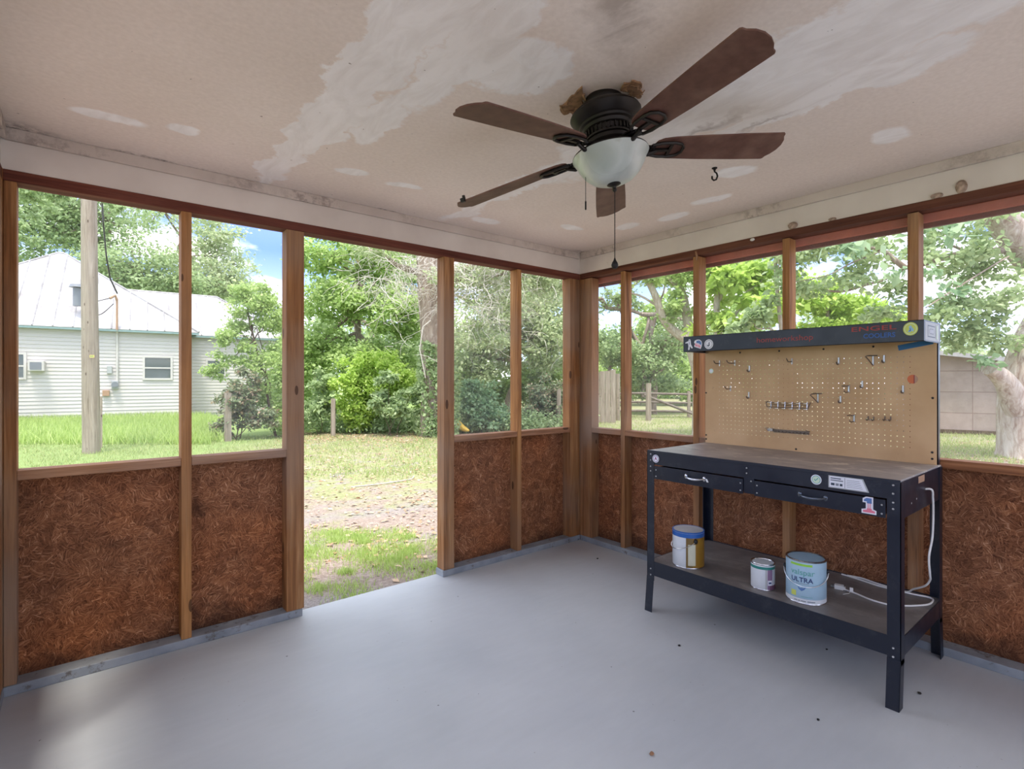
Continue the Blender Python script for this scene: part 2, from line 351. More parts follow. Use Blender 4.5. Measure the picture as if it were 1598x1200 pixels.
# ------------------------------------------------------------------ mesh helpers
def dots(name, pts, r, mat, parent, sq=(1, 1, 1)):
    for p in pts: obj(name, MB().ball(p, r, 8, sq), mat, parent, smooth=True)
class MB:
    def __init__(s): s.v = []; s.f = []; s.mi = []; s.cur = 0
    def add(s, vs, fs):
        o = len(s.v); s.v += [tuple(p) for p in vs]
        for f in fs: s.f.append(tuple(i+o for i in f)); s.mi.append(s.cur)
        return s
    def box(s, x0, x1, y0, y1, z0, z1):
        return s.add([(x0,y0,z0),(x1,y0,z0),(x1,y1,z0),(x0,y1,z0),(x0,y0,z1),(x1,y0,z1),(x1,y1,z1),(x0,y1,z1)],
                     [(0,3,2,1),(4,5,6,7),(0,1,5,4),(1,2,6,5),(2,3,7,6),(3,0,4,7)])
    def obox(s, c, size, rot=(0,0,0)):
        m = Euler(rot).to_matrix(); h = [q/2 for q in size]; vs = []
        for z in (-1, 1):
            for x, y in ((-1,-1),(1,-1),(1,1),(-1,1)): vs.append(Vector(c) + m @ Vector((x*h[0], y*h[1], z*h[2])))
        return s.add(vs, [(0,3,2,1),(4,5,6,7),(0,1,5,4),(1,2,6,5),(2,3,7,6),(3,0,4,7)])
    def beam(s, a, b, w, h):
        a = Vector(a); b = Vector(b); d = (b-a).normalized(); up = Vector((0,0,1)) if abs(d.z) < .9 else Vector((0,1,0))
        x = d.cross(up).normalized(); y = x.cross(d); vs = []
        for p in (a, b):
            for i, j in ((-1,-1),(1,-1),(1,1),(-1,1)): vs.append(p + x*w/2*i + y*h/2*j)
        return s.add(vs, [(0,1,2,3),(7,6,5,4),(0,4,5,1),(1,5,6,2),(2,6,7,3),(3,7,4,0)])
    def tube(s, pts, r, n=8, caps=True):
        pts = [Vector(p) for p in pts]; rs = r if isinstance(r, (list, tuple)) else [r]*len(pts)
        vs = []; fs = []; prev = None
        for i, p in enumerate(pts):
            d = (pts[min(i+1, len(pts)-1)] - pts[max(i-1, 0)])
            d = d.normalized() if d.length > 1e-9 else Vector((0,0,1))
            if prev is None:
                a = Vector((0,0,1)) if abs(d.z) < .9 else Vector((1,0,0)); x = d.cross(a).normalized()
            else: x = (prev - d*prev.dot(d)).normalized()
            prev = x; y = d.cross(x)
            for k in range(n):
                a = 2*PI*k/n; vs.append(p + (x*math.cos(a) + y*math.sin(a))*rs[i])
        for i in range(len(pts)-1):
            for k in range(n): fs.append((i*n+k, i*n+(k+1)%n, (i+1)*n+(k+1)%n, (i+1)*n+k))
        if caps: fs += [tuple(range(n))[::-1], tuple(range((len(pts)-1)*n, len(pts)*n))]
        return s.add(vs, fs)
    def lathe(s, c, prof, n=40, a0=0, a1=2*PI, closed=True):
        vs = []; fs = []; m = n if closed else n+1
        for r, z in prof:
            for k in range(m):
                a = a0 + (a1-a0)*k/n; vs.append((c[0]+r*math.cos(a), c[1]+r*math.sin(a), c[2]+z))
        for i in range(len(prof)-1):
            for k in range(n):
                k2 = (k+1) % m; fs.append((i*m+k, i*m+k2, (i+1)*m+k2, (i+1)*m+k))
        if closed:
            if prof[0][0] > 1e-6: fs.append(tuple(range(n))[::-1])
            if prof[-1][0] > 1e-6: fs.append(tuple(range((len(prof)-1)*m, len(prof)*m)))
        return s.add(vs, fs)
    def prism(s, pts, o, ux, uy, th):
        o = Vector(o); ux = Vector(ux); uy = Vector(uy); n = ux.cross(uy).normalized()*th; k = len(pts)
        vs = [o+ux*p[0]+uy*p[1] for p in pts] + [o+ux*p[0]+uy*p[1]+n for p in pts]
        return s.add(vs, [tuple(range(k))[::-1], tuple(range(k, 2*k))] + [(i, (i+1)%k, (i+1)%k+k, i+k) for i in range(k)])
    def ball(s, c, r, n=10, sq=(1,1,1)):
        prof = [(math.sin(PI*i/6)*1.0, -math.cos(PI*i/6)) for i in range(7)]
        vs = []; fs = []
        for a, z in prof:
            for k in range(n): vs.append((c[0]+r*sq[0]*a*math.cos(2*PI*k/n), c[1]+r*sq[1]*a*math.sin(2*PI*k/n), c[2]+r*sq[2]*z))
        for i in range(6):
            for k in range(n): fs.append((i*n+k, i*n+(k+1)%n, (i+1)*n+(k+1)%n, (i+1)*n+k))
        return s.add(vs, fs)

WM = {}
def empty(name, loc=(0,0,0), rot=None):
    o = bpy.data.objects.new(name, None); COL.objects.link(o); o.location = loc
    if rot is not None: o.rotation_euler = rot
    WM[o.name] = Matrix.Translation(Vector(loc)) @ (rot.to_matrix().to_4x4() if rot is not None else Matrix.Identity(4))
    o.empty_display_size = .1
    return o
def obj(name, mb, mat, parent=None, bevel=0, smooth=False, origin=None, label=None, local=False):
    me = bpy.data.meshes.new(name); vs = mb.v
    if parent is not None and not local:
        iw = WM[parent.name].inverted(); vs = [tuple(iw @ Vector(p)) for p in vs]
    elif origin is not None: vs = [(p[0]-origin[0], p[1]-origin[1], p[2]-origin[2]) for p in vs]
    me.from_pydata(vs, [], mb.f); me.validate()
    mats = mat if isinstance(mat, (list, tuple)) else [mat]
    for m in mats: me.materials.append(M[m] if isinstance(m, str) else m)
    if len(mats) > 1 and len(me.polygons) == len(mb.mi): me.polygons.foreach_set('material_index', mb.mi)
    if smooth:
        me.polygons.foreach_set('use_smooth', [True]*len(me.polygons))
        try: me.set_sharp_from_angle(angle=R(40))
        except Exception: pass
    me.update()
    o = bpy.data.objects.new(name, me); COL.objects.link(o)
    if parent is not None: o.parent = parent; WM[o.name] = WM[parent.name].copy()
    else:
        if origin is not None: o.location = origin
        WM[o.name] = Matrix.Translation(Vector(origin or (0,0,0)))
    if bevel:
        b = o.modifiers.new('bevel', 'BEVEL'); b.width = bevel; b.segments = 2; b.limit_method = 'ANGLE'
    if label: o['label'] = label
    return o
def tag(o, label, cat, group=None, kind=None):
    o['label'] = label; o['category'] = cat
    if group: o['group'] = group
    if kind: o['kind'] = kind
    return o
def struct(o, label, cat='wall'):
    o['kind'] = 'structure'; o['label'] = label; o['category'] = cat; return o
def at(u, dep, z):
    p = EYE + FW*dep + RT*((u-799)/FPX*dep); return Vector((p.x, p.y, z))
def zat(v, dep): return EYE.z + (594-v)/FPX*dep
def pv(u, v, dep): return at(u, dep, zat(v, dep))

# ------------------------------------------------------------------ the porch shell
PT = 2.131; PB = 2.085; SD = 0.085; CZ = 2.298; CO = 2.248
fl = MB(); fl.box(-3.45, .10, -6.2, .075, -.14, 0)
struct(obj('floor', fl, 'floor'), 'pale grey painted concrete porch floor', 'floor')
ce = MB(); ce.box(-3.6, .35, -6.2, .20, CZ, CZ+.05)
struct(obj('ceiling', ce, 'ceiling'), 'patched and stained cream ceiling of the porch', 'ceiling')
gr = MB(); n = 1
gr.add([(-90, -30, GZ), (90, -30, GZ), (90, 140, GZ), (-90, 140, GZ)], [(0, 1, 2, 3)])
struct(obj('ground', gr, 'ground'), 'dirt and patchy grass yard around the porch', 'ground')

def W_box(mb, side, a0, a1, d0, d1, z0, z1):
    """side l: wall along x at y=0; side r: wall along y at x=0; side s: wall along y at x=-3.35"""
    if side == 'l': mb.box(a0, a1, d0, d1, z0, z1)
    elif side == 'r': mb.box(d0, d1, a0, a1, z0, z1)
    else: mb.box(-3.35-d1, -3.35-d0, a0, a1, z0, z1)
    return mb

wl = struct(empty('wall_left', (-1.7, .04, 0)), 'left wall of pine studs over brown strand board, with the open doorway')
wr = struct(empty('wall_right', (.04, -2.2, 0)), 'right wall of pine studs over brown strand board, behind the workbench')
ws = struct(empty('wall_side', (-3.39, -2.2, 0)), 'near side wall at the left edge, pine studs over strand board')
def part(side, name, a0, a1, d0, d1, z0, z1, mat, bevel=.003):
    return obj(name, W_box(MB(), side, a0, a1, d0, d1, z0, z1), mat, {'l': wl, 'r': wr, 's': ws}[side], bevel)
# left wall
for a0, a1, m in ((-3.348, -3.308, 'stud'), (-2.735, -2.692, 'stud_warm'), (-2.255, -2.163, 'stud'), (-1.275, -1.195, 'stud'),
                  (-.652, -.614, 'stud_warm'), (-.11, -.004, 'stud')):
    part('l', 'stud', a0, a1, 0, SD, .04, PB, m)
part('l', 'corner_post', -3.45, -3.349, -.012, .10, 0, PT, 'stud')
part('l', 'base_plate', -3.348, -2.173, -.004, SD, 0, .04, 'base')
part('l', 'base_plate', -1.285, -.002, -.004, SD, 0, .04, 'base')
part('l', 'top_plate', -3.35, 0, 0, SD+.005, PB, PT, 'plate_x')
for a0, a1 in ((-3.308, -2.735), (-2.692, -2.255), (-1.195, -.652), (-.614, -.11)):
    part('l', 'sill', a0, a1, 0.002, SD, .868, .908, 'rail_x')
for a0, a1 in ((-3.35, -2.70), (-2.699, -2.17), (-1.26, -.635), (-.634, -.02)):
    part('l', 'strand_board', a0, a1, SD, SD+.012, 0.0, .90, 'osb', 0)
# right wall
for a0, a1, m in ((-.125, -.004, 'stud'), (-.45, -.412, 'stud'), (-1.055, -1.012, 'stud_warm'), (-1.62, -1.58, 'stud_warm'), (-2.215, -2.17, 'stud'),
                  (-2.83, -2.79, 'stud_warm'), (-3.45, -3.41, 'stud'), (-4.05, -4.01, 'stud')):
    part('r', 'stud', a0, a1, 0, SD, .04, PB, m)
for a0, a1 in ((-.412, -.125), (-1.012, -.45), (-1.58, -1.055), (-2.17, -1.62), (-2.79, -2.215), (-3.41, -2.83), (-4.01, -3.45)):
    part('r', 'sill', a0, a1, .002, SD, .868, .908, 'rail_y')
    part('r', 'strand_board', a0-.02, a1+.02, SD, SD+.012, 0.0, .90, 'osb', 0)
part('r', 'base_plate', -4.05, -.006, -.004, SD, 0, .04, 'base')
part('r', 'top_plate', -4.05, 0, 0, SD+.005, PB+.005, PT, 'plate_y')
part('r', 'corner_post', 0.0, SD+.012, 0, SD+.012, 0, PT, 'stud')
# near side wall
for a0, a1 in ((-.16, -.004), (-.65, -.61), (-1.25, -1.21), (-1.85, -1.81), (-2.45, -2.41), (-3.05, -3.01), (-4.05, -4.01)):
    part('s', 'stud', a0, a1, 0, SD, .04, PB, 'stud')
part('s', 'base_plate', -4.05, -.002, -.004, SD, 0, .04, 'base')
part('s', 'top_plate', -4.05, 0, 0, SD, PB, PT, 'plate_y')
part('s', 'sill', -4.01, -.045, SD*.4, SD, .868, .908, 'rail_y')
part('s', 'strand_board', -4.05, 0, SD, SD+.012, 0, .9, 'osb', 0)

# cream beams and stepped cornices
def beam(name, label, side, a0, a1):
    struct(obj(name, W_box(MB(), side, a0, a1, .006, SD+.03, PT, CZ), 'trim', bevel=.002), label, 'beam')
beam('trim_1', 'cream painted beam above the left wall', 'l', -3.45, .115)
beam('trim_2', 'cream painted beam above the right wall', 'r', -6.1, .006)
beam('trim_3', 'cream painted beam above the near side wall', 's', -6.1, .006)
for nm, sd, a0, a1, lb in (('trim_4', 'l', -3.345, -.012, 'cornice strip stained with mould along the left beam'),
                           ('trim_5', 'r', -6.1, -.012, 'cornice strip along the right beam'),
                           ('trim_6', 's', -6.1, -.012, 'cornice strip along the near side beam')):
    struct(obj(nm, W_box(MB(), sd, a0, a1, -.012, .006, CO, CZ), 'cornice', bevel=.003), lb, 'cornice')
struct(obj('trim_7', MB().box(.10, .125, -6.1, .30, 2.052, 2.30), 'salmon', bevel=.002), 'salmon red board outside above the right screens', 'trim board')
struct(obj('trim_8', MB().box(.127, .15, -6.1, .30, 2.030, 2.10), 'dark_red', bevel=.002), 'dark red lower edge of the outside salmon board', 'trim board')

# screens: one window opening each
def window(i, side, a0, a1, label):
    y = SD - .012; w = MB(); f = MB()
    if side == 'l': w.add([(a0, y, .908), (a1, y, .908), (a1, y, PB), (a0, y, PB)], [(0,1,2,3)])
    else: w.add([(y, a0, .908), (y, a1, .908), (y, a1, PB), (y, a0, PB)], [(0,1,2,3)])
    struct(obj('window_%d' % i, w, 'screen'), label, 'screen window')
k = 1
for a0, a1, lb in ((-3.308, -2.735, 'screen opening at the far left facing the white house'), (-2.692, -2.255, 'screen opening left of the doorway'),
                   (-1.195, -.652, 'screen opening right of the doorway'), (-.614, -.11, 'left wall screen opening beside the corner')):
    window(k, 'l', a0, a1, lb); k += 1
for a0, a1, lb in ((-.412, -.125, 'right wall screen opening beside the corner'), (-1.012, -.45, 'second screen opening of the right wall'),
                   (-1.58, -1.055, 'third screen opening above the bench canopy left end'), (-2.17, -1.62, 'fourth screen opening above the bench canopy'),
                   (-2.79, -2.215, 'screen opening at the right edge facing the shed')):
    window(k, 'r', a0, a1, lb); k += 1

# ------------------------------------------------------------------ ceiling fan
ANG = [184-2, 112, 40, -32, -104]
FP = Vector((-1.637, -1.667, CZ))
nrm = Vector((-.074, .097, 1)).normalized()
fan = empty('ceiling_fan', FP, Vector((0, 0, 1)).rotation_difference(nrm).to_euler())
tag(fan, 'bronze ceiling fan with five mahogany blades and a frosted bowl light', 'ceiling fan')
O3 = (0, 0, 0)
def lath(name, prof, mat, parent=fan, c=O3, n=48, **k): return obj(name, MB().lathe(c, prof, n), mat, parent, smooth=True, local=True, **k)
lath('canopy', [(.0, .004), (.066, .004), (.070, -.004), (.070, -.022), (.064, -.030), (.064, -.036), (0, -.036)], 'bronze')
lath('motor_housing', [(0, -.030), (.075, -.030), (.105, -.040), (.124, -.056), (.128, -.064), (.124, -.070), (.108, -.092), (.100, -.096), (.098, -.104),
                       (.090, -.108), (.086, -.118), (.078, -.122), (.076, -.140), (.082, -.144), (.082, -.150), (0, -.150)], 'bronze')
fn = MB()
for i in range(30):
    a = 2*PI*i/30; fn.obox((.079*math.cos(a), .079*math.sin(a), -.131), (.010, .005, .018), (0, 0, a))
obj('vent_fins', fn, 'bronze', fan, local=True)
lath('hub', [(0, -.150), (.074, -.150), (.080, -.156), (.080, -.168), (.070, -.178), (.055, -.190), (0, -.190)], 'bronze')
lath('light_fitter', [(0, -.186), (.05, -.186), (.112, -.200), (.134, -.205), (.137, -.210), (.134, -.213), (0, -.213)], 'bronze')
lath('light_bowl', [(.134, -.208), (.137, -.212), (.133, -.219), (.127, -.228), (.118, -.248), (.100, -.276), (.075, -.298), (.045, -.311), (.012, -.316), (0, -.316)], 'bowl')
fin = lath('finial', [(0, -.308), (.022, -.311), (.025, -.316), (.018, -.320), (.008, -.323), (.006, -.330), (.0085, -.335), (.006, -.341), (0, -.344)], 'bronze', n=24)
def blade_outline():
    L0, L1 = .165, .655; pts = []
    top = [(L0, .02), (L0+.008, .038), (L0+.028, .050), (L0+.07, .057), (.35, .064), (.50, .069), (.60, .070), (.628, .070)]
    tip = [(.634, .066), (.637, .055), (.650, .040), (.661, .018), (.665, -.010), (.660, -.036), (.648, -.056), (.646, -.068), (.640, -.073)]
    bot = [(.60, -.072), (.50, -.070), (.35, -.064), (L0+.07, -.057), (L0+.028, -.050), (L0+.008, -.038), (L0, -.02)]
    return top + tip + bot
for ai, a in enumerate(ANG):
    rot = Matrix.Rotation(R(a), 4, 'Z') @ Matrix.Translation((0, 0, -.186)) @ Matrix.Rotation(R(2.5), 4, 'Y') @ Matrix.Rotation(R(-12), 4, 'X')
    b = MB(); ol = blade_outline()
    b.prism([(x, y) for x, y in ol], (0, 0, 0), (1, 0, 0), (0, 1, 0), .006)
    b.v = [tuple(rot @ Vector(p)) for p in b.v]
    bl = obj('blade', b, 'blade', fan, bevel=.0015, local=True)
    ir = MB()
    ring = [(.145, 0), (.155, .026), (.19, .036), (.235, .037), (.262, .030), (.276, .012), (.276, -.012), (.262, -.030), (.235, -.037), (.19, -.036), (.155, -.026)]
    ir.tube([(x, y, -.006) for x, y in ring + ring[:2]], .0055, 6)
    ir.obox((.19, 0, -.006), (.07, .012, .008)); ir.obox((.226, 0, -.006), (.012, .060, .006))
    for q in range(-2, 3): ir.beam((.09, q*.006, .006), (.165, q*.012, -.010), .005, .006)
    ir.beam((.07, 0, .012), (.15, 0, -.008), .022, .010)
    ir.tube([(.07, 0, .010), (.10, 0, -.016), (.14, 0, -.024), (.175, 0, -.010)], [.010, .009, .008, .006], 8)
    ir.v = [tuple(rot @ Vector(p)) for p in ir.v]
    obj('blade_iron', ir, 'bronze', bl, smooth=True, local=True)
    if ai == 1:      # balance clip on the lower left blade
        c = MB(); c.obox((.60, .072, .006), (.018, .014, .016)); c.obox((.592, .074, .016), (.008, .01, .012))
        c.v = [tuple(rot @ Vector(p)) for p in c.v]; obj('balance_clip', c, 'darkiron', bl, local=True)
    if ai == 2: pass
iw = WM[fan.name]
p0 = iw @ Vector((0, 0, -.340))
ch = MB()
nb = 46; zend = 1.715
for i in range(nb):
    z = p0.z + (zend - p0.z)*i/(nb-1); ch.ball((p0.x, p0.y, z), .0022, 6)
ch.tube([p0, (p0.x, p0.y, zend)], .0009, 5)
pc = obj('pull_chain', ch, 'darkiron', fan, smooth=True)
kn = MB().lathe((p0.x, p0.y, 1.680), [(0, 0), (.007, .001), (.0115, .008), (.0125, .014), (.010, .022), (.005, .030), (.0025, .038), (0, .039)], 20)
obj('pull_knob', kn, 'darkiron', pc, smooth=True)
p1 = iw @ Vector((-.07, .055, -.20))
ch = MB(); 
for i in range(26): ch.ball((p1.x, p1.y, p1.z - .012 - i*.006), .0018, 6)
ch.tube([p1, (p1.x, p1.y, p1.z-.19)], .0009, 5); ch.tube([(p1.x, p1.y, p1.z-.165), (p1.x, p1.y, p1.z-.195)], .003, 8)
obj('pull_chain', ch, 'darkiron', fan, smooth=True)

# torn plaster around the fan canopy
def ragged(name, c, rx, ry, seed, label, rot=0, thick=.006):
    rr = random.Random(seed); pts = []
    for i in range(26):
        a = 2*PI*i/26; q = 1 + .22*math.sin(3*a+seed)+.12*math.sin(7*a+2)+rr.uniform(-.08, .08)
        x, y = rx*q*math.cos(a), ry*q*math.sin(a)
        pts.append((x*math.cos(rot)-y*math.sin(rot), x*math.sin(rot)+y*math.cos(rot)))
    m = MB().prism(pts, (c[0], c[1], CZ), (1, 0, 0), (0, -1, 0), thick)
    for _ in range(14):
        a = rr.uniform(0, 2*PI); m.obox((c[0]+rx*.8*math.cos(a), c[1]+ry*.8*math.sin(a), CZ-thick-.004), (rr.uniform(.008,.03), rr.uniform(.004,.012), .002), (rr.uniform(-.6,.6), rr.uniform(-.6,.6), rr.uniform(0,3)))
    return tag(obj(name, m, 'plaster_hole', origin=(c[0], c[1], CZ)), label, 'damaged plaster')
ragged('torn_plaster', (-1.70, -1.58), .035, .085, 3, 'torn brown plaster left of the fan canopy', .5)
ragged('torn_plaster', (-1.612, -1.782), .055, .03, 8, 'darker broken plaster flap right of the fan canopy', -.3)

# hook in the ceiling
hk = empty('ceiling_hook', (-.747, -1.592, CZ)); tag(hk, 'black iron screw hook hanging from the ceiling right of the fan', 'hook')
dR = RT
def hp(l, z): return Vector((-.747, -1.592, CZ)) + dR*l + Vector((0, 0, z))
obj('hook', MB().tube([hp(0, .002), hp(0, -.018), hp(.010, -.026), hp(.014, -.040), hp(.008, -.056), hp(-.004, -.060), hp(-.012, -.052), hp(-.012, -.040)], .0042, 8), 'darkiron', hk, smooth=True)
obj('collar', MB().lathe((-.747, -1.592, CZ), [(.013, .001), (.013, -.003), (.006, -.007), (.006, -.012)], 16), 'darkiron', hk, smooth=True)

# mud nests on the right beam
for (y, z, r, sq, lb) in ((-1.637, 2.150, .024, (.35, 1.1, .8), 'round tan mud nest on the right beam above the tallest middle stud'), (-1.84, 2.137, .015, (.4, 1.3, .5), 'small mud nest on the right beam, next right of the round tan one'),
                     (-2.284, 2.142, .019, (.4, 1.3, .6), 'ringed mud nest on the right beam, second from the right end'), (-2.373, 2.160, .028, (.35, .8, 1.1), 'tall mud nest on the right beam nearest the right edge')):
    m = MB().ball((.004, y, z), r, 14, sq); 
    for q in range(3): m.tube([( -.003+.002*q, y + r*sq[1]*math.cos(a)*(.9-.22*q), z + r*sq[2]*math.sin(a)*(.9-.22*q)) for a in [PI*j/8 for j in range(9)]], .0022, 5)
    tag(obj('mud_nest', m, M.setdefault('mud', plain('dried_mud', (172, 150, 134), .95, var=.35, scale=60)), origin=(0, y, z)), lb, 'mud nest', 'mud nests along the right beam')
tag(obj('cocoon', MB().ball((-.006, -1.41, 2.116), .011, 10, (.8, 1.3, .8)), 'white', origin=(-.006, -1.41, 2.116)), 'small white cocoon on the red plate above the third right screen', 'cocoon')
m = MB().prism([(0, 0), (.012, .002), (.02, -.03), (.014, -.062), (.009, -.058), (.006, -.03)], (-.004, -1.030, 2.116), (0, -1, 0), (0, 0, 1), .004)
tag(obj('wood_splinter', m, 'rail_x', origin=(-.004, -1.03, 2.1)), 'pale wood splinter peeling at the top of the stud left of the canopy', 'splinter')

# ------------------------------------------------------------------ workbench
X0, X1, Y0, Y1, TZ = -.650, -.035, -1.130, -2.312, .888
bench = empty('workbench', ((X0+X1)/2, (Y0+Y1)/2, 0))
tag(bench, 'navy black steel workbench with pegboard back, two drawers and a lower shelf', 'workbench')
T = .0025; LW = .046
def leg(x, y, sx, sy, name='leg'):
    """angle-section leg: flanges go inwards (sx, sy = inward direction)"""
    m = MB(); xo = x; zc = .165
    def L(z0, z1, off0, off1, g):
        for (ax0, ax1, ay0, ay1) in ((x+g, x+g+sx*T, y+g*0, y+sy*LW), (x+g, x+sx*LW, y, y+sy*T)):
            vs = []
            for z, off in ((z0, off0), (z1, off1)):
                for X, Y in ((ax0, ay0), (ax1, ay0), (ax1, ay1), (ax0, ay1)): vs.append((X+off, Y, z))
            m.add(vs, [(0,3,2,1),(4,5,6,7),(0,1,5,4),(1,2,6,5),(2,3,7,6),(3,0,4,7)])
    L(.17, TZ-.006, 0, 0, 0)
    L(0, .19, -sx*.022, -sx*.002, 0)
    o = obj(name, m, 'navy', bench)
    dots('rivet', [(x-sx*.001, y+sy*.025, z) for z in (.198, .232, .775, .800, .835, .868)], .0046, 'rivet', o)
for x, sx in ((X0, 1), (X1, -1)):
    for y, sy in ((Y0, -1), (Y1, 1)): leg(x, y, sx, sy)
# top
obj('bench_top', MB().box(X0+.004, X1, Y1+.004, Y0-.004, TZ-.010, TZ), 'benchtop', bench, .0015)
ap = MB()
ap.box(X0+.003, X0+.006, Y1+.005, Y0-.005, .812, TZ-.006); ap.box(X1-.006, X1-.003, Y1+.005, Y0-.005, .80, TZ-.006)
ap.box(X0+.005, X1-.005, Y0-.006, Y0-.003, .80, TZ-.006)
obj('apron', ap, 'navy', bench)
obj('apron_lip', MB().box(X0-.001, X0+.006, Y1+.002, Y0-.002, TZ-.012, TZ+.0015), 'navy', bench, .001)
sp = MB().box(X0+.005, X1-.005, Y1+.003, Y1+.006, .735, TZ-.006)
obj('side_panel', sp, 'navy', bench)
obj('center_bracket', MB().box(X0+.001, X0+.006, -1.737, -1.686, .740, .815), 'navy', bench)
dots('rivet', [(X0+.001, y, z) for y, z in ((-1.70, .86), (-1.70, .835), (-1.722, .80))], .0042, 'rivet', bench)
# drawers
def drawer(ya, yb, hy):
    d = MB(); d.box(X0-.004, X0+.002, yb, ya, .735, .806); d.box(X0+.002, X0+.40, yb+.01, ya-.01, .742, .745)
    d.box(X0+.002, X0+.40, yb+.01, yb+.013, .742, .80); d.box(X0+.002, X0+.40, ya-.013, ya-.01, .742, .80)
    o = obj('drawer', d, 'navy', bench, .001)
    h = MB(); pts = []
    for i in range(13):
        t = i/12; y = hy + .052 - .104*t; bul = math.sin(PI*t)**.6
        pts.append((X0-.006-.020*bul, y, .776-.006*bul))
    h.tube(pts, [.0035+.0035*math.sin(PI*i/12) for i in range(13)], 8)
    for y in (hy+.052, hy-.052): h.lathe((0, 0, 0), [(0, 0)], 3) if False else h.ball((X0-.005, y, .776), .010, 10, (.4, .9, 1.3))
    obj('handle', h, 'chrome' if hy > -1.6 else 'darkchrome', o, smooth=True, label='chrome pull handle' if hy > -1.6 else 'dark pull handle')
    dots('rivet', [(X0-.004, y, z) for y in (ya-.012, yb+.012) for z in (.75, .785)], .004, 'rivet', o)
    return o
d1 = drawer(-1.180, -1.684, -1.43); d2 = drawer(-1.740, -2.262, -1.995)
obj('paint_chip', MB().prism([(0,.004),(.004,.008),(.009,.004),(.014,-.004),(.016,-.010),(.008,-.010),(.003,-.006)], (X0-.0045, -1.49, .772), (0,-1,0), (0,0,1), -.0003), 'white', d1)
# shelf
obj('shelf', MB().box(X0+.004, X1-.004, Y1+.005, Y0-.005, .262, .272), 'shelftop', bench, .001)
sr = MB(); sr.box(X0+.001, X0+.004, Y1+.004, Y0-.004, .197, .276); sr.box(X1-.004, X1-.001, Y1+.004, Y0-.004, .197, .276)
sr.box(X0+.004, X1-.004, Y1+.001, Y1+.004, .197, .272); sr.box(X0+.004, X1-.004, Y0-.004, Y0-.001, .197, .272)
obj('shelf_rim', sr, 'navy', bench)
# uprights and canopy
ZC0, ZC1, XC = 1.448, 1.540, -.290
for y, s in ((Y0+.0, -1), (Y1+.012, 1)):
    u = MB(); u.box(-.052, -.020, min(y, y+s*.003), max(y, y+s*.003), TZ-.09, ZC1); u.box(-.052, -.049, min(y, y+s*.022), max(y, y+s*.022), TZ-.09, ZC1)
    obj('upright', u, 'navy', bench)
cp = MB(); ya, yb = Y0+.002, Y1+.010
cp.box(XC, XC+.002, yb, ya, ZC0, ZC1); cp.box(XC, -.022, yb, ya, ZC1-.002, ZC1); cp.box(XC, XC+.02, yb, ya, ZC0, ZC0+.002)
cp.box(XC+.002, -.022, ya-.002, ya, ZC0, ZC1-.002); cp.box(XC+.002, -.022, yb, yb+.002, ZC0, ZC1-.002)
cp.box(XC, -.05, ya-.03, ya-.002, ZC0, ZC0+.002)
canopy = obj('light_canopy', cp, 'navy', bench)

# pegboard with real holes
PX = -.060; PTH = .004
def pegboard():
    y0, y1, z0, z1 = Y1+.016, Y0-.006, TZ, ZC0+.03
    hy0, hy1, hz0, hz1 = -2.2077, -1.2171, .9455, 1.4027; pitch = .0254
    ny = 39; nz = 18; vs = []; fs = []
    def q(ya, yb, za, zb):
        for x, fl in ((PX, 1), (PX+PTH, 0)):
            b = len(vs); vs.extend([(x, ya, za), (x, yb, za), (x, yb, zb), (x, ya, zb)])
            fs.append((b, b+3, b+2, b+1) if fl else (b, b+1, b+2, b+3))
    q(y0, hy0, z0, z1); q(hy1, y1, z0, z1); q(hy0, hy1, z0, hz0); q(hy0, hy1, hz1, z1)
    r = .0027
    for i in range(ny):
        for j in range(nz):
            cy, cz = hy0+pitch*(i+.5), hz0+pitch*(j+.5); h = pitch/2; b = len(vs)
            for x in (PX, PX+PTH):
                for k in range(8):
                    a = PI/4*k; c, s = math.cos(a), math.sin(a); m = max(abs(c), abs(s)); vs.append((x, cy+h*c/m, cz+h*s/m))
                for k in range(8):
                    a = PI/4*k; vs.append((x, cy+r*math.cos(a), cz+r*math.sin(a)))
            for k in range(8):
                k2 = (k+1) % 8
                fs.append((b+k, b+8+k, b+8+k2, b+k2)); fs.append((b+16+k, b+16+k2, b+24+k2, b+24+k)); fs.append((b+8+k, b+24+k, b+24+k2, b+8+k2))
    m = MB(); m.v = vs; m.f = fs; m.mi = [0]*len(fs)
    m.box(PX, PX+PTH, y0-.0004, y0, z0, z1); m.box(PX, PX+PTH, y1, y1+.0004, z0, z1)
    return m
peg = obj('pegboard', pegboard(), 'peg', bench)
dots('screw', [(PX-.001, y, z) for y, z in ((-1.362, 1.443), (-1.59, 1.443), (-1.819, 1.443), (-2.046, 1.445), (-2.282, 1.196), (-1.142, .91), (-1.142, .935), (-2.28, .945), (-2.28, .915), (-1.68, .90), (-1.142, 1.20))], .0052, 'gum', peg, (.6, 1, 1))

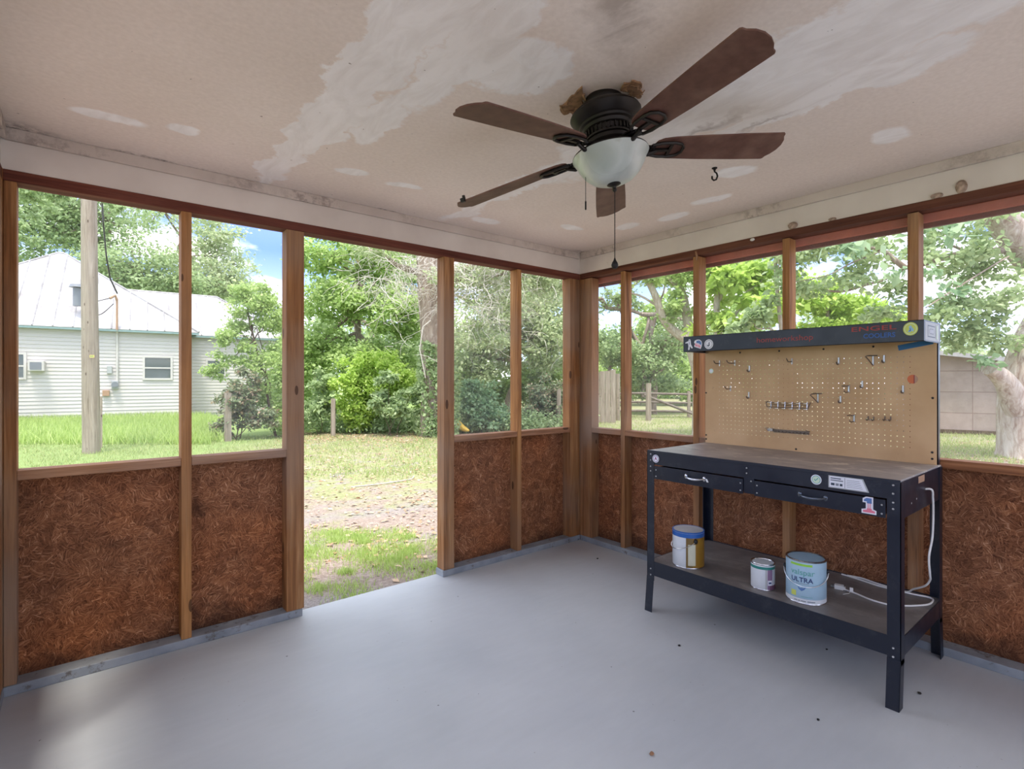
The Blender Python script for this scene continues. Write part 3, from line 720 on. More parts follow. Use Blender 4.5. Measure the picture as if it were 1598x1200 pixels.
# flat drawings (stickers, lettering)
class Flat:
    def __init__(s, o, ux, uy): s.o = Vector(o); s.ux = Vector(ux); s.uy = Vector(uy); s.n = s.ux.cross(s.uy).normalized(); s.mb = MB(); s.mats = []; s.k = 1
    def mat(s, m):
        if m not in s.mats: s.mats.append(m)
        s.mb.cur = s.mats.index(m)
    def poly(s, pts, m, lev=None):
        s.mat(m); lev = s.k*.00022 if lev is None else lev; s.k += 1
        s.mb.add([s.o + s.ux*p[0] + s.uy*p[1] + s.n*lev for p in pts], [tuple(range(len(pts)))]); return s
    def disc(s, cx, cy, r, m, ry=None, n=28): return s.poly([(cx+r*math.cos(2*PI*i/n), cy+(ry or r)*math.sin(2*PI*i/n)) for i in range(n)], m)
    def rect(s, x0, y0, x1, y1, m): return s.poly([(x0,y0),(x1,y0),(x1,y1),(x0,y1)], m)
    def text(s, body, x, y, h, m, wfac=1.0, bold=0, align='CENTER', shear=0):
        vs, fs = glyphs(body, bold, align, shear); s.mat(m); lev = s.k*.00022; s.k += 1
        s.mb.add([s.o + s.ux*(x+p[0]*h*wfac) + s.uy*(y+p[1]*h) + s.n*lev for p in vs], fs); return s
    def done(s, name, parent, label=None): return obj(name, s.mb, s.mats, parent, label=label)
def glyphs(body, bold=0, align='CENTER', shear=0):
    cu = bpy.data.curves.new('lettering', 'FONT'); cu.body = body; cu.size = 1.0; cu.align_x = align; cu.offset = bold; cu.resolution_u = 3; cu.shear = shear
    ob = bpy.data.objects.new('lettering', cu); me = ob.to_mesh()
    vs = [tuple(v.co) for v in me.vertices]; fs = [tuple(p.vertices) for p in me.polygons]
    ob.to_mesh_clear(); bpy.data.objects.remove(ob); bpy.data.curves.remove(cu); return vs, fs
def ink(name, rgb, rough=.5):
    if name not in M: M[name] = plain(name, rgb, rough, var=.03)
    return name
ink('ink_white', (226, 226, 230)); ink('ink_lilac', (176, 168, 196)); ink('ink_blue', (86, 120, 172)); ink('ink_red', (206, 92, 88)); ink('ink_dark', (52, 66, 78))
ink('ink_green', (96, 168, 156)); ink('ink_lime', (196, 204, 96)); ink('ink_navy', (40, 60, 110)); ink('ink_pink', (222, 120, 140)); ink('ink_dullred', (150, 52, 46))
ink('ink_letterblue', (38, 84, 150)); ink('ink_silver', (176, 178, 176)); ink('ink_tape', (44, 104, 150)); ink('ink_orange', (204, 106, 58)); ink('ink_tan', (176, 140, 112))
ink('ink_grey', (128, 132, 138)); ink('ink_mint', (206, 222, 196)); ink('ink_purple', (120, 84, 132)); ink('ink_sky', (150, 190, 214)); ink('ink_ltgreen', (150, 206, 70))
UY = (0, -1, 0); UZ = (0, 0, 1)
def on_canopy(y, z): return Flat((XC-.0002, y, z), UY, UZ)
s = on_canopy(-1.168, 1.494)        # small figure cut-out
s.poly([(-.028,.010),(-.014,.016),(-.006,.018),(-.004,.028),(.004,.030),(.009,.022),(.010,.010),(.012,-.004),(.022,-.020),(.022,-.026),(.014,-.026),(.004,-.012),(.002,-.032),(-.006,-.036),(-.008,-.030),(-.006,-.010),(-.010,.006),(-.026,.005)], 'ink_white')
s.poly([(-.004,.012),(.002,.014),(.005,.002),(.001,-.006),(-.003,-.004)], 'ink_lilac').poly([(-.002,.024),(.004,.026),(.006,.020),(.001,.018)], 'ink_lilac').done('sticker', canopy, 'white cut-out figure sticker')
s = on_canopy(-1.226, 1.491)
s.poly([(-.027,.010),(-.022,.022),(-.006,.027),(.010,.026),(.022,.016),(.026,0),(.022,-.016),(.016,-.030),(.010,-.026),(-.010,-.020),(-.026,-.014),(-.024,-.004),(-.020,.002)], 'ink_white')
s.poly([(-.010,.020),(.008,.022),(.019,.012),(.022,0),(.018,-.006),(.004,.004),(-.012,.008)], 'ink_blue')
s.poly([(-.020,.004),(-.006,.004),(.016,-.008),(.014,-.022),(-.002,-.016),(-.018,-.012)], 'ink_pink').rect(-.014, -.003, .010, .001, 'ink_white').rect(-.010, -.012, .012, -.009, 'ink_white').done('sticker', canopy, 'rounded blue, red and white sticker')
s = on_canopy(-1.294, 1.487); s.disc(0, 0, .028, 'ink_white').disc(0, 0, .0225, 'ink_dark').disc(0, 0, .0205, 'ink_white').disc(-.003, -.004, .009, 'ink_dark').disc(-.004, -.001, .006, 'ink_white')
s.poly([(.002,-.010),(.007,.010),(.002,.012),(-.001,-.004)], 'ink_dark').done('sticker', canopy, 'round white sticker with a dark emblem')
s = on_canopy(-1.715, 1.484); s.text('homeworkshop', 0, -.004, .040, 'ink_dullred', 1.12).done('lettering', canopy, 'faded red workshop lettering')
s = on_canopy(-2.112, 1.508); s.text('ENGEL', 0, -.002, .030, 'ink_dullred', 2.0, .012).done('lettering', canopy, 'dark red ENGEL lettering')
s = on_canopy(-2.136, 1.472); s.text('COOLERS', 0, 0, .030, 'ink_letterblue', .95, .02).done('lettering', canopy, 'blue COOLERS lettering')
s = on_canopy(-2.254, 1.503); s.disc(0, 0, .0270, 'ink_lime', .0290).disc(0, 0, .0225, 'ink_mint', .0245).disc(0, 0, .0205, 'ink_lime', .022)
s.poly([(-.010,-.014),(-.004,-.002),(-.006,.010),(.002,.016),(.006,.006),(.012,-.002),(.010,-.014),(.004,-.008),(0,-.014)], 'ink_sky').poly([(-.008,-.012),(-.002,-.004),(-.003,.006),(.001,.0),(.002,-.010)], 'ink_blue').done('sticker', canopy, 'yellow green oval sticker with a pale blue figure')
s = Flat((-.160, yb-.0002, 1.494), (1,0,0), UZ); s.rect(-.115, -.040, .115, .040, 'ink_silver').rect(-.075, -.026, .045, .026, 'ink_dark').rect(-.070, -.022, .040, .022, 'ink_silver').rect(-.045, -.012, .018, .012, 'ink_grey').rect(-.034, -.008, -.020, .008, 'ink_white').rect(-.006, -.008, .008, .008, 'ink_white').rect(.062, -.03, .085, .03, 'ink_mint').done('sticker', canopy, 'silver sticker with a framed emblem')
s = Flat((PX-.0003, -2.215, 1.445), (0, -.975, .18), (0, .18, .975)); s.rect(-.068, -.013, .070, .013, 'ink_tape').done('tape', peg, 'strip of blue masking tape')
s = Flat((PX-.0003, -2.206, 1.283), UY, UZ); s.disc(0, 0, .021, 'ink_orange').poly([(.004,.0206),(.012,.017),(.019,.008),(.021,0),(.019,-.008),(.012,-.017),(.004,-.0206)], 'ink_tan').rect(.004, -.020, .008, .020, 'ink_dullred').done('sticker', peg, 'round orange and tan sticker')
s = Flat((PX-.0003, -1.176, 1.336), UY, UZ); s.disc(0, 0, .015, 'ink_mint').disc(0, 0, .009, 'ink_white').done('sticker', peg, 'pale round sticker')
fr = lambda y, z: Flat((X0+.0028-.0003, y, z), UY, UZ)
s = Flat((X0-.0009, -1.188, .846), UY, UZ); s.disc(0, 0, .0215, 'ink_white').disc(0, 0, .018, 'ink_purple').disc(0, 0, .0155, 'ink_white').poly([(-.010,-.010),(0,.013),(.010,-.010),(.004,-.004),(-.004,-.004)], 'ink_purple').disc(0, .001, .0035, 'ink_pink').done('sticker', bench, 'round white sticker with a purple emblem')
s = fr(-2.007, .849); s.disc(0, 0, .0215, 'ink_white').disc(0, 0, .0175, 'ink_green').disc(0, 0, .0150, 'ink_mint').poly([(-.009,0),(-.003,-.007),(.009,.006),(.007,.009),(-.003,-.002),(-.007,.003)], 'ink_green').done('sticker', bench, 'round white and green sticker')
s = fr(-2.125, .849); s.poly([(-.070,-.025),(.080,-.025),(.058,.028),(-.070,.028)], 'ink_silver').poly([(-.066,-.021),(.072,-.021),(.054,.024),(-.066,.024)], 'ink_white')
s.rect(-.062, .014, -.022, .018, 'ink_dark').rect(-.062, .005, -.014, .010, 'ink_grey').rect(-.060, -.014, -.046, -.004, 'ink_dark').rect(-.042, -.014, -.030, -.004, 'ink_grey').rect(-.026, -.014, -.016, -.004, 'ink_dark').rect(-.008, -.020, -.006, .022, 'ink_grey')
for q in range(5): s.rect(0, .014-q*.007, .046+q*.003, .0155-q*.007, 'ink_grey')
s.done('sticker', bench, 'pale printed rating label with a slanted edge')
s = Flat((X0-.0043, -2.206, .775), UY, UZ)
one = [(-.026,-.034),(.026,-.034),(.026,-.018),(.015,-.014),(.015,.034),(-.010,.034),(-.022,.026),(-.022,.010),(-.011,.010),(-.011,-.014),(-.026,-.018)]
s.poly(one, 'ink_white'); i2 = [(-.021,-.029),(.021,-.029),(.021,-.021),(.010,-.018),(.010,.029),(-.008,.029),(-.017,.022),(-.017,.015),(-.007,.015),(-.007,-.018),(-.021,-.021)]
s.poly(i2, 'ink_pink').poly([(-.007,-.012),(.010,-.012),(.010,.010),(-.007,.010)], 'ink_white').rect(-.004, -.014, -.001, .010, 'ink_pink').rect(.003, -.014, .006, .010, 'ink_pink').poly([(-.017,.015),(-.007,.015),(-.007,.008),(.010,.008),(.010,.029),(-.008,.029),(-.017,.022)], 'ink_blue').done('sticker', d2, 'number one sticker in stars and stripes colours')
# outlet plate and small label on the end
s = Flat((-.36, Y1+.0027, .862), (1,0,0), UZ); s.rect(-.045, -.014, .045, .014, 'ink_tan').done('label_plate', bench, 'small beige label plate')
obj('outlet_box', MB().box(-.40, -.16, Y1+.006, Y1+.05, .745, .835), 'gum', bench, .002)
scr = Flat((-.50, Y1-.0001+.0029, .78), (1,0,0), UZ); scr.disc(0, 0, .004, 'ink_silver').done('screw_head', bench); Flat((-.43, Y1+.0028, .788), (1,0,0), UZ).disc(0, 0, .004, 'ink_silver').done('screw_head', bench)

# ------------------------------------------------------------------ hooks hanging on the pegboard
def P(y, z, d=0): return (PX-.001-d, y, z)
HG = 'steel hooks hung on the pegboard'
def hook(y, z, kind, label, name='pegboard_hook', cat='hook'):
    root = empty(name, (PX, y, z)); tag(root, label, cat, HG)
    if kind == 'j' or kind == 'long':
        L = .085 if kind == 'long' else .058
        obj('prong', MB().tube([P(y, z, 0), P(y, z-.003, .02), P(y, z-.003, L*.8), P(y, z+.003, L), P(y, z+.014, L+.010)], .0028, 7), 'wire', root, smooth=True)
        obj('mount', MB().tube([P(y, z+.016), P(y, z-.016)], .004, 7), 'rivet', root, smooth=True)
    elif kind == 's':
        obj('prong', MB().tube([P(y, z-.014, 0), P(y, z-.018, .012), P(y, z-.016, .026), P(y, z-.006, .032)], .0034, 7), 'wire', root, smooth=True)
        obj('mount', MB().tube([P(y, z+.018, .002), P(y, z-.016, .002)], .0052, 7), 'rivet', root, smooth=True)
    elif kind == 'tri':
        obj('mount', MB().tube([P(y, z+.020), P(y, z-.026)], .0045, 7), 'rivet', root, smooth=True)
        obj('loop', MB().tube([P(y+.006, z+.022, .002), P(y+.012, z+.020, .05), P(y+.010, z+.016, .075), P(y+.004, z, .05), P(y, z-.026, .002)], .0030, 7), 'wire', root, smooth=True)
        obj('cross_bar', MB().tube([P(y+.022, z+.022, .004), P(y-.02, z+.022, .004)], .0030, 7), 'wire', root, smooth=True)
    elif kind == 'pair':
        obj('mount', MB().tube([P(y, z+.020), P(y, z-.016)], .0055, 7), 'rivet', root, smooth=True)
        for s_ in (.017, -.0):
            obj('prong', MB().tube([P(y+s_, z+.018, 0), P(y+s_, z+.016, .04)], .0028, 7), 'wire', root, smooth=True)
        obj('prong', MB().tube([P(y, z-.014, 0), P(y+.004, z-.016, .03), P(y+.006, z-.008, .045)], .0028, 7), 'wire', root, smooth=True)
    elif kind == 'double':
        for s_ in (-.012, .012):
            obj('prong', MB().tube([P(y+s_, z+.012, .004), P(y+s_, z-.004, .006), P(y+s_, z-.008, .022), P(y+s_, z-.002, .032)], .0030, 7), 'wire', root, smooth=True)
        obj('mount', MB().tube([P(y-.014, z-.006, .004), P(y+.014, z-.006, .004)], .002, 7), 'rivet', root, smooth=True)
    return root
for y, z, kd, lb in ((-1.232, 1.383, 'j', 'wire hook at the top left of the pegboard, nearest the left upright'),
    (-1.330, 1.383, 'long', 'long wire hook in the top row, second from the left'),
    (-1.421, 1.346, 's', 'short stub hook just below the top row at the left'),
    (-1.302, 1.229, 'j', 'wire hook in the second row at the left, above the other low hooks'),
    (-1.417, 1.191, 's', 'short stub hook below left, left of the screwdriver rack'),
    (-1.659, 1.383, 'j', 'lone wire hook in the middle of the top row'),
    (-1.892, 1.378, 's', 'short stub hook in the top row left of the triangular hook'),
    (-2.092, 1.382, 's', 'short stub hook in the top row right of the triangular hook'),
    (-1.938, 1.232, 'pair', 'double pronged hook in the middle right of the board'),
    (-1.999, 1.257, 's', 'short stub hook above right of the double pronged hook'),
    (-1.901, 1.179, 's', 'short stub hook below left of the double pronged hook'),
    (-2.169, 1.235, 's', 'short stub hook standing alone at the right side of the board'),
    (-1.962, 1.083, 'pair', 'double pronged hook at the lower right, above the dark holes'),
    (-2.037, 1.087, 'double', 'low twin curl hook, left one of the two at the lower right'),
    (-2.108, 1.090, 'double', 'low twin curl hook, right one of the two at the lower right'),
    (-1.792, 1.185, 'tri', 'triangular wire hook at the right end of the screwdriver rack'),
    (-2.045, 1.378, 'tri', 'triangular wire hook in the top row at the right')):
    hook(y, z, kd, lb)
rk = empty('screwdriver_rack', (PX, -1.645, 1.14)); tag(rk, 'wire rack with six loops for screwdrivers across the middle of the pegboard', 'tool rack')
m = MB()
for z in (1.152, 1.128): m.tube([P(-1.530, z, .022), P(-1.755, z, .022)], .002, 6)
m.tube([P(-1.530, 1.158, .0), P(-1.530, 1.155, .03), P(-1.535, 1.128, .03)], .0022, 6); m.tube([P(-1.755, 1.158, 0), P(-1.755, 1.128, .03)], .0022, 6)
m.tube([P(-1.54, 1.14, .003), P(-1.75, 1.14, .003)], .0018, 6)
obj('rail', m, 'wire', rk, smooth=True)
for i in range(6):
    y = -1.548 - i*.0385
    lo = MB().tube([P(y, 1.158, .004), P(y, 1.118, .008)], .0035, 6)
    lo.tube([P(y-.012*math.cos(a), 1.152, .022+.014*math.sin(a)) for a in [PI*j/6 for j in range(7)]], .0016, 5)
    lo.tube([P(y-.012*math.cos(a), 1.122, .022+.014*math.sin(a)) for a in [PI*j/6 for j in range(7)]], .0016, 5)
    obj('loop', lo, 'chrome', rk, smooth=True)
th = empty('tool_holder', (PX, -1.64, 1.0)); tag(th, 'low grey notched tool holder strip near the bottom of the pegboard', 'tool holder')
m = MB(); 
for i in range(10):
    y = -1.56 - i*.019; m.box(PX-.022, PX-.002, y-.0165, y-.0035, .990, .993); m.box(PX-.005, PX-.002, y-.019, y, .984, 1.002)
obj('strip', m, 'wire', th)
obj('end_clip', MB().tube([P(-1.528, 1.006, .0), P(-1.528, 1.008, .024), P(-1.540, .992, .030)], .003, 6).obox(P(-1.55, .998, .012), (.022, .026, .016)), 'chrome', th, smooth=True)
obj('hook', MB().tube([P(-1.752, 1.002, 0), P(-1.748, 1.004, .02), P(-1.742, 1.010, .03)], .002, 6), 'wire', th, smooth=True)

# ------------------------------------------------------------------ paint cans on the shelf
SZ = .272
def can(name, c, r, h, label, bodymat, top):
    root = empty(name, (c[0], c[1], SZ)); tag(root, label, 'paint can')
    C0 = (c[0], c[1], SZ)
    obj('body', MB().lathe(C0, [(r*.97, .0), (r, .003), (r, h-.004), (r*.995, h)], 56), bodymat, root, smooth=True)
    obj('rim', MB().lathe(C0, [(r*.995, h-.004), (r*1.02, h-.002), (r*1.025, h+.002), (r*1.0, h+.004), (r*.93, h+.003), (r*.90, h-.001), (r*.86, h-.004)], 56), top, root, smooth=True)
    obj('bottom_rim', MB().lathe(C0, [(r*.97, 0), (r*1.015, .001), (r*1.015, .004), (r, .006)], 56), 'chrome', root, smooth=True)
    return root, C0
def arc(C0, r, a0, a1, z0, z1, n=18):
    return MB().lathe(C0, [(r, z0), (r, z1)], n, R(a0), R(a1), closed=False)
def can_text(C0, r, body, ang, z, h, mat, parent, bold=0, wf=1.0):
    vs, fs = glyphs(body, bold); m = MB()
    m.add([(C0[0]+r*math.cos(R(ang)+p[0]*h*wf/r), C0[1]+r*math.sin(R(ang)+p[0]*h*wf/r), C0[2]+z+p[1]*h) for p in vs], fs)
    return obj('lettering', m, mat, parent)
def bail(C0, r, ang, h, drop, parent, front=1.0, mat='chrome'):
    ax = Vector((math.cos(R(ang+90)), math.sin(R(ang+90)), 0)); fd = Vector((math.cos(R(ang)), math.sin(R(ang)), 0)); m = MB(); pts = []
    for i in range(33):
        t = PI*i/32; pts.append(Vector((C0[0], C0[1], C0[2]+h - drop*math.sin(t)**.9)) + ax*(r+.007)*math.cos(t) + fd*(r+.005)*math.sin(t)*front)
    m.tube(pts, .0018, 7); b = obj('bail_handle', m, mat, parent, smooth=True)
    e = MB()
    for s_ in (1, -1):
        p = Vector(C0) + ax*(r+.003)*s_ + Vector((0, 0, h)); e.ball(p, .012, 12, (.7, .7, 1))
    obj('ear', e, 'gum', b, smooth=True)
VC = lambda c: math.degrees(math.atan2(EYE.y-c[1], EYE.x-c[0]))
ink('can_blue', (168, 198, 214), .35); ink('can_white', (216, 220, 222), .4); ink('can_gold', (150, 112, 40), .3); ink('can_olive', (120, 96, 50), .4); ink('can_rim_blue', (40, 96, 170), .3)
ink('can_teal', (42, 128, 118), .4); ink('can_plum', (142, 112, 140), .4); ink('can_cream', (206, 204, 178), .5); ink('can_darkplum', (110, 76, 96), .5)
M['lid_scuffed'] = board_top('scuffed_tin_lid', (176, 176, 176), (206, 204, 200), .3)
# gallon can with gold side
r, h = .0825, .190; c = (-.529, -1.312)
g, C0 = can('paint_can', c, r, h, 'gallon paint can with white and gold sides and a blue rim', 'can_white', 'can_rim_blue'); v = VC(c)
obj('gold_label', arc(C0, r+.0006, v+14, v+150, .006, h-.022, 26), 'can_gold', g, smooth=True)
obj('seam', arc(C0, r+.0009, v-8, v-3, .004, h-.024), 'can_olive', g, smooth=True)
obj('olive_label', arc(C0, r+.0008, v-3, v+16, .006, h-.022), 'can_olive', g, smooth=True)
obj('cream_label', arc(C0, r+.0012, v-1, v+26, .018, h-.060), 'can_cream', g, smooth=True)
obj('blue_band', arc(C0, r+.0012, 0, 360, h-.026, h-.004, 56), 'can_rim_blue', g, smooth=True)
obj('lid', MB().lathe(C0, [(r*.97, h-.001), (r*.93, h+.003), (0, h+.003)], 48), 'lid_scuffed', g, smooth=True)
ear_a = v+26
e = MB().ball((c[0]+(r+.002)*math.cos(R(ear_a)), c[1]+(r+.002)*math.sin(R(ear_a)), SZ+h-.042), .0145, 14, (.8, .8, 1)); 
pts = []
for i in range(22):
    t = i/21; a = ear_a - 176*t; pts.append((c[0]+(r+.006)*math.cos(R(a)), c[1]+(r+.006)*math.sin(R(a)), SZ+h-.042-.052*math.sin(PI*min(1, t*1.0))**.8))
b = obj('bail_handle', MB().tube(pts, .0018, 7), 'chrome', g, smooth=True); obj('ear', e, 'gum', b, smooth=True)
# quart can
r, h = .0535, .122; c = (-.533, -1.722)
g, C0 = can('paint_can', c, r, h, 'small quart paint can with a white and plum label and a teal band', 'can_white', 'chrome'); v = VC(c)
obj('teal_band', arc(C0, r+.0006, 0, 360, h-.022, h-.009, 48), 'can_teal', g, smooth=True)
obj('plum_label', arc(C0, r+.0005, v+22, v+50, .004, h-.022), 'can_plum', g, smooth=True)
obj('grey_stripe', arc(C0, r+.0005, v+12, v+20, .004, h-.022), 'ink_silver', g, smooth=True)
obj('dark_label_foot', arc(C0, r+.0008, v+34, v+95, .004, .026), 'can_darkplum', g, smooth=True)
obj('badge', arc(C0, r+.0012, v+24, v+46, .026, .050), 'ink_white', g, smooth=True)
obj('badge_mark', arc(C0, r+.0018, v+28, v+42, .034, .042, 6), 'ink_navy', g, smooth=True)
obj('lid', MB().lathe(C0, [(r*.88, h-.004), (r*.84, h-.006), (r*.70, h-.006), (r*.66, h-.010), (0, h-.010)], 48), 'chrome', g, smooth=True)
# blue gallon can
r, h = .0825, .190; c = (-.514, -1.912)
g, C0 = can('paint_can', c, r, h, 'gallon paint can with a pale blue label reading ULTRA, right of the quart can', 'can_blue', 'chrome'); v = VC(c)
obj('white_foot', arc(C0, r+.0005, 0, 360, .006, .024, 56), 'can_white', g, smooth=True)
obj('green_band', arc(C0, r+.0006, v-46, v+18, h-.020, h-.010), 'ink_ltgreen', g, smooth=True)
obj('green_mark', arc(C0, r+.0008, v-44, v-28, .032, .056, 8), 'ink_lime', g, smooth=True)
can_text(C0, r+.0010, 'valspar', v-10, .130, .036, 'ink_green', g, .003)
can_text(C0, r+.0010, 'ULTRA', v-12, .098, .030, 'ink_navy', g, .02)
obj('label_line', arc(C0, r+.0010, v-28, v+8, .0905, .0925), 'ink_grey', g, smooth=True)
em = MB(); 
vs = [(-.017, 0), (-.012, -.012), (0, -.020), (.012, -.012), (.017, 0), (.008, -.006), (-.008, -.006)]
em.add([(C0[0]+(r+.001)*math.cos(R(v-12)+p[0]/r), C0[1]+(r+.001)*math.sin(R(v-12)+p[0]/r), SZ+.078+p[1]) for p in vs], [tuple(range(7))]); obj('emblem', em, 'ink_blue', g)
obj('label_line', arc(C0, r+.0010, v-14, v+18, .033, .0345), 'ink_green', g, smooth=True)
for q0, q1 in ((-34, -24), (-22, -16), (-14, 0), (4, 26)): obj('label_line', arc(C0, r+.0012, v+q0, v+q1, .012, .0165, 6), 'ink_grey', g, smooth=True)
obj('lid', MB().lathe(C0, [(r*.88, h-.004), (r*.85, h-.007), (r*.72, h-.006), (r*.69, h-.011), (0, h-.011)], 48), 'chrome', g, smooth=True)
bail(C0, r, v-2, h-.052, .058, g)

# ------------------------------------------------------------------ power cord
def spline(pts, n=8):
    pts = [Vector(p) for p in pts]; out = []
    for i in range(len(pts)-1):
        p0 = pts[max(i-1, 0)]; p1 = pts[i]; p2 = pts[i+1]; p3 = pts[min(i+2, len(pts)-1)]
        for k in range(n):
            t = k/n; out.append(.5*((2*p1)+(p2-p0)*t+(2*p0-5*p1+4*p2-p3)*t*t+(3*p1-p0-3*p2+p3)*t*t*t))
    return out + [pts[-1]]
zc = SZ+.0045
path = [(-.30, Y1+.035, .80), (-.292, Y1-.014, .812), (-.27, Y1-.016, .77), (-.245, Y1-.012, .70), (-.25, Y1-.010, .60), (-.285, Y1-.006, .52), (-.262, Y1-.004, .44), (-.215, Y1+.006, .40), (-.185, Y1+.03, .36),
        (-.12, Y1+.09, .31), (-.08, -2.18, zc), (-.065, -2.06, zc), (-.045, -1.99, zc), (-.060, -1.93, zc)]
cord = obj('power_cord', MB().tube(spline(path), .0042, 8), 'white', bench, smooth=True, label='white power cord with a plug lying on the shelf')
path = [(-.06, -1.905, zc), (-.075, -1.99, zc), (-.095, -2.08, zc), (-.09, -2.20, zc), (-.075, -2.27, zc), (-.105, -2.292, zc), (-.19, -2.284, zc), (-.30, -2.20, zc), (-.315, -2.12, zc), (-.285, -2.04, zc), (-.272, -1.985, zc)]
obj('cable', MB().tube(spline(path), .0040, 8), 'white', cord, smooth=True)
dirp = Vector((-.25, 1, 0)).normalized(); ang = math.atan2(dirp.y, dirp.x)
pb_ = Vector((-.272, -1.985, SZ))
pl = MB().obox(pb_ + dirp*.018 + Vector((0,0,.011)), (.036, .024, .020), (0, 0, ang)); pl.obox(pb_ + dirp*.0 + Vector((0,0,.009)), (.018, .014, .013), (0, 0, ang))
pr = pl; pl.cur = 1; sd = Vector((-dirp.y, dirp.x, 0))
for s_ in (-.006, .006): pr.obox(pb_ + dirp*.044 + sd*s_ + Vector((0,0,.014)), (.018, .0015, .006), (0, 0, ang))
pr.tube([pb_ + dirp*.036 + Vector((0,0,.006)), pb_ + dirp*.052 + Vector((0,0,.006))], .0024, 8)
obj('plug', pl, ['white', 'chrome'], cord)
tw = MB().obox((-.275, -2.02, SZ+.012), (.012, .014, .020), (0, .2, .3)); tw.tube([(-.275, -2.02, SZ+.006), (-.31, -2.02, SZ+.004), (-.335, -2.005, SZ+.002)], .0012, 5)
obj('cable_tie', tw, 'white', cord)

# crumbs on the floor
for i, (x, y, s_, lb) in enumerate(((-1.598, -1.849, .009, 'paint flake at the bottom edge of the photo, middle of the floor'), (-.876, -1.483, .007, 'dark crumb on the floor in front of the bench left half'),
        (-.46, -2.326, .008, 'dark pebble on the floor right of the bench front leg'), (-.366, -1.946, .006, 'dark crumb under the lower shelf'), (-.96, -2.133, .006, 'dark crumb between the bench and the middle of the floor'),
        (-.24, -.40, .008, 'brown crumb on the floor near the corner'))):
    m = MB().ball((x, y, s_*.45), s_, 8, (1.1, .8, .5)); m.ball((x+s_*.8, y+s_*.5, s_*.3), s_*.6, 7, (1, 1, .5))
    tag(obj('crumb', m, M['gum'] if i else M['dry_leaf'], origin=(x, y, 0)), lb, 'debris', 'crumbs scattered on the floor')

# ------------------------------------------------------------------ the yard: plants
def leaf_mesh(name, pts, size, mat, parent=None, origin=(0,0,0), up=.5, aspect=.6, droop=.3, tint=None):
    """pts: (n,3) leaf positions in world space, one small four-cornered leaf each"""
    n = len(pts); org = np.array(origin)
    nv = rng.normal(size=(n, 3)); nv[:, 2] = np.abs(nv[:, 2]) + up; nv /= np.linalg.norm(nv, axis=1)[:, None]
    d = rng.normal(size=(n, 3)); d[:, 2] -= droop; d -= nv*(d*nv).sum(1)[:, None]; d /= np.linalg.norm(d, axis=1)[:, None]
    w = np.cross(nv, d); L = size*(.6 + .8*rng.random(n))[:, None]; W = L*aspect
    v = np.empty((n, 4, 3)); v[:, 0] = pts; v[:, 1] = pts + d*L*.45 + w*W*.5 ; v[:, 2] = pts + d*L; v[:, 3] = pts + d*L*.45 - w*W*.5
    v[:, 2, 2] -= L[:, 0]*.12
    v -= org
    me = bpy.data.meshes.new(name); me.vertices.add(n*4); me.vertices.foreach_set('co', v.reshape(-1).astype(np.float32))
    me.loops.add(n*4); me.loops.foreach_set('vertex_index', np.arange(n*4, dtype=np.int32))
    me.polygons.add(n); me.polygons.foreach_set('loop_start', np.arange(0, n*4, 4, dtype=np.int32)); me.polygons.foreach_set('loop_total', np.full(n, 4, dtype=np.int32))
    me.update(calc_edges=True)
    a = me.attributes.new('tint', 'FLOAT', 'FACE')
    t = np.clip(rng.normal(.5, .22, n) + (tint if tint is not None else 0), 0, 1); a.data.foreach_set('value', t.astype(np.float32))
    me.materials.append(M[mat]); o = bpy.data.objects.new(name, me); COL.objects.link(o)
    if parent is not None: o.parent = parent
    else: o.location = origin
    WM[o.name] = Matrix.Translation(Vector(origin)); return o
def clumps(c, rad, n, k=None, tight=.16):
    c = np.array(c); rad = np.array(rad); k = k or max(6, n//90)
    u = rng.normal(size=(k, 3)); u /= np.linalg.norm(u, axis=1)[:, None]; u *= (rng.random(k)**.45)[:, None]
    cc = c + u*rad; sg = np.maximum(rad.mean()*tight, .05)
    idx = rng.integers(0, k, n)
    return cc[idx] + rng.normal(size=(n, 3))*sg*np.array((1, 1, .6)), cc
def limb(mb, a, b, r0, r1, wob=.08, n=6, seg=8):
    a = Vector(a); b = Vector(b); L = (b-a).length; pts = []; rs = []
    for i in range(n+1):
        t = i/n; p = a.lerp(b, t)
        if 0 < i < n: p += Vector([random.gauss(0, wob*L*.35) for _ in range(3)])
        pts.append(p); rs.append(r0 + (r1-r0)*t)
    mb.tube(spline(pts, 3), [r0 + (r1-r0)*i/(n*3) for i in range(n*3+1)], seg, caps=False); return pts
TG = 'trees standing around the yard'
def tree(name, label, base, blobs, leaf, lsize, trunk=None, tmat='bark', tr=.12, twigs=10, cat='tree', group=TG, limbs=True, up=.5, tight=.16, lean=None):
    """base: ground point; blobs: (centre, radii, leaves)"""
    root = empty(name, base); tag(root, label, cat, group)
    tb = MB(); allp = []
    top = Vector(trunk) if trunk is not None else None
    if top is not None: tp = limb(tb, Vector(base)-Vector((0,0,.1)), top, tr, tr*.55, .03, 7, 12)
    for c, rad, n in blobs:
        p, cc = clumps(c, rad, n, tight=tight); allp.append(p)
        if limbs:
            st = Vector(base) if top is None else tp[random.choice((3, 4, 5, 6))]
            if top is None: st = Vector(base)+Vector((random.gauss(0,.08), random.gauss(0,.08), -.05))
            hub = Vector(c); limb(tb, st, hub, tr*.45, tr*.16, .10, 5, 7)
            for q in cc[:twigs]: limb(tb, hub, Vector(q), tr*.15, tr*.04, .14, 4, 5)
    if tb.v: obj('trunk', tb, tmat, root, smooth=True)
    allp = np.concatenate(allp); allp = allp[allp[:, 2] > GZ+.02]
    # keep foliage out of the porch
    keep = ~((allp[:, 0] < .45) & (allp[:, 1] < .45)); allp = allp[keep]
    leaf_mesh('foliage', allp, lsize, leaf, root, base, up); return root
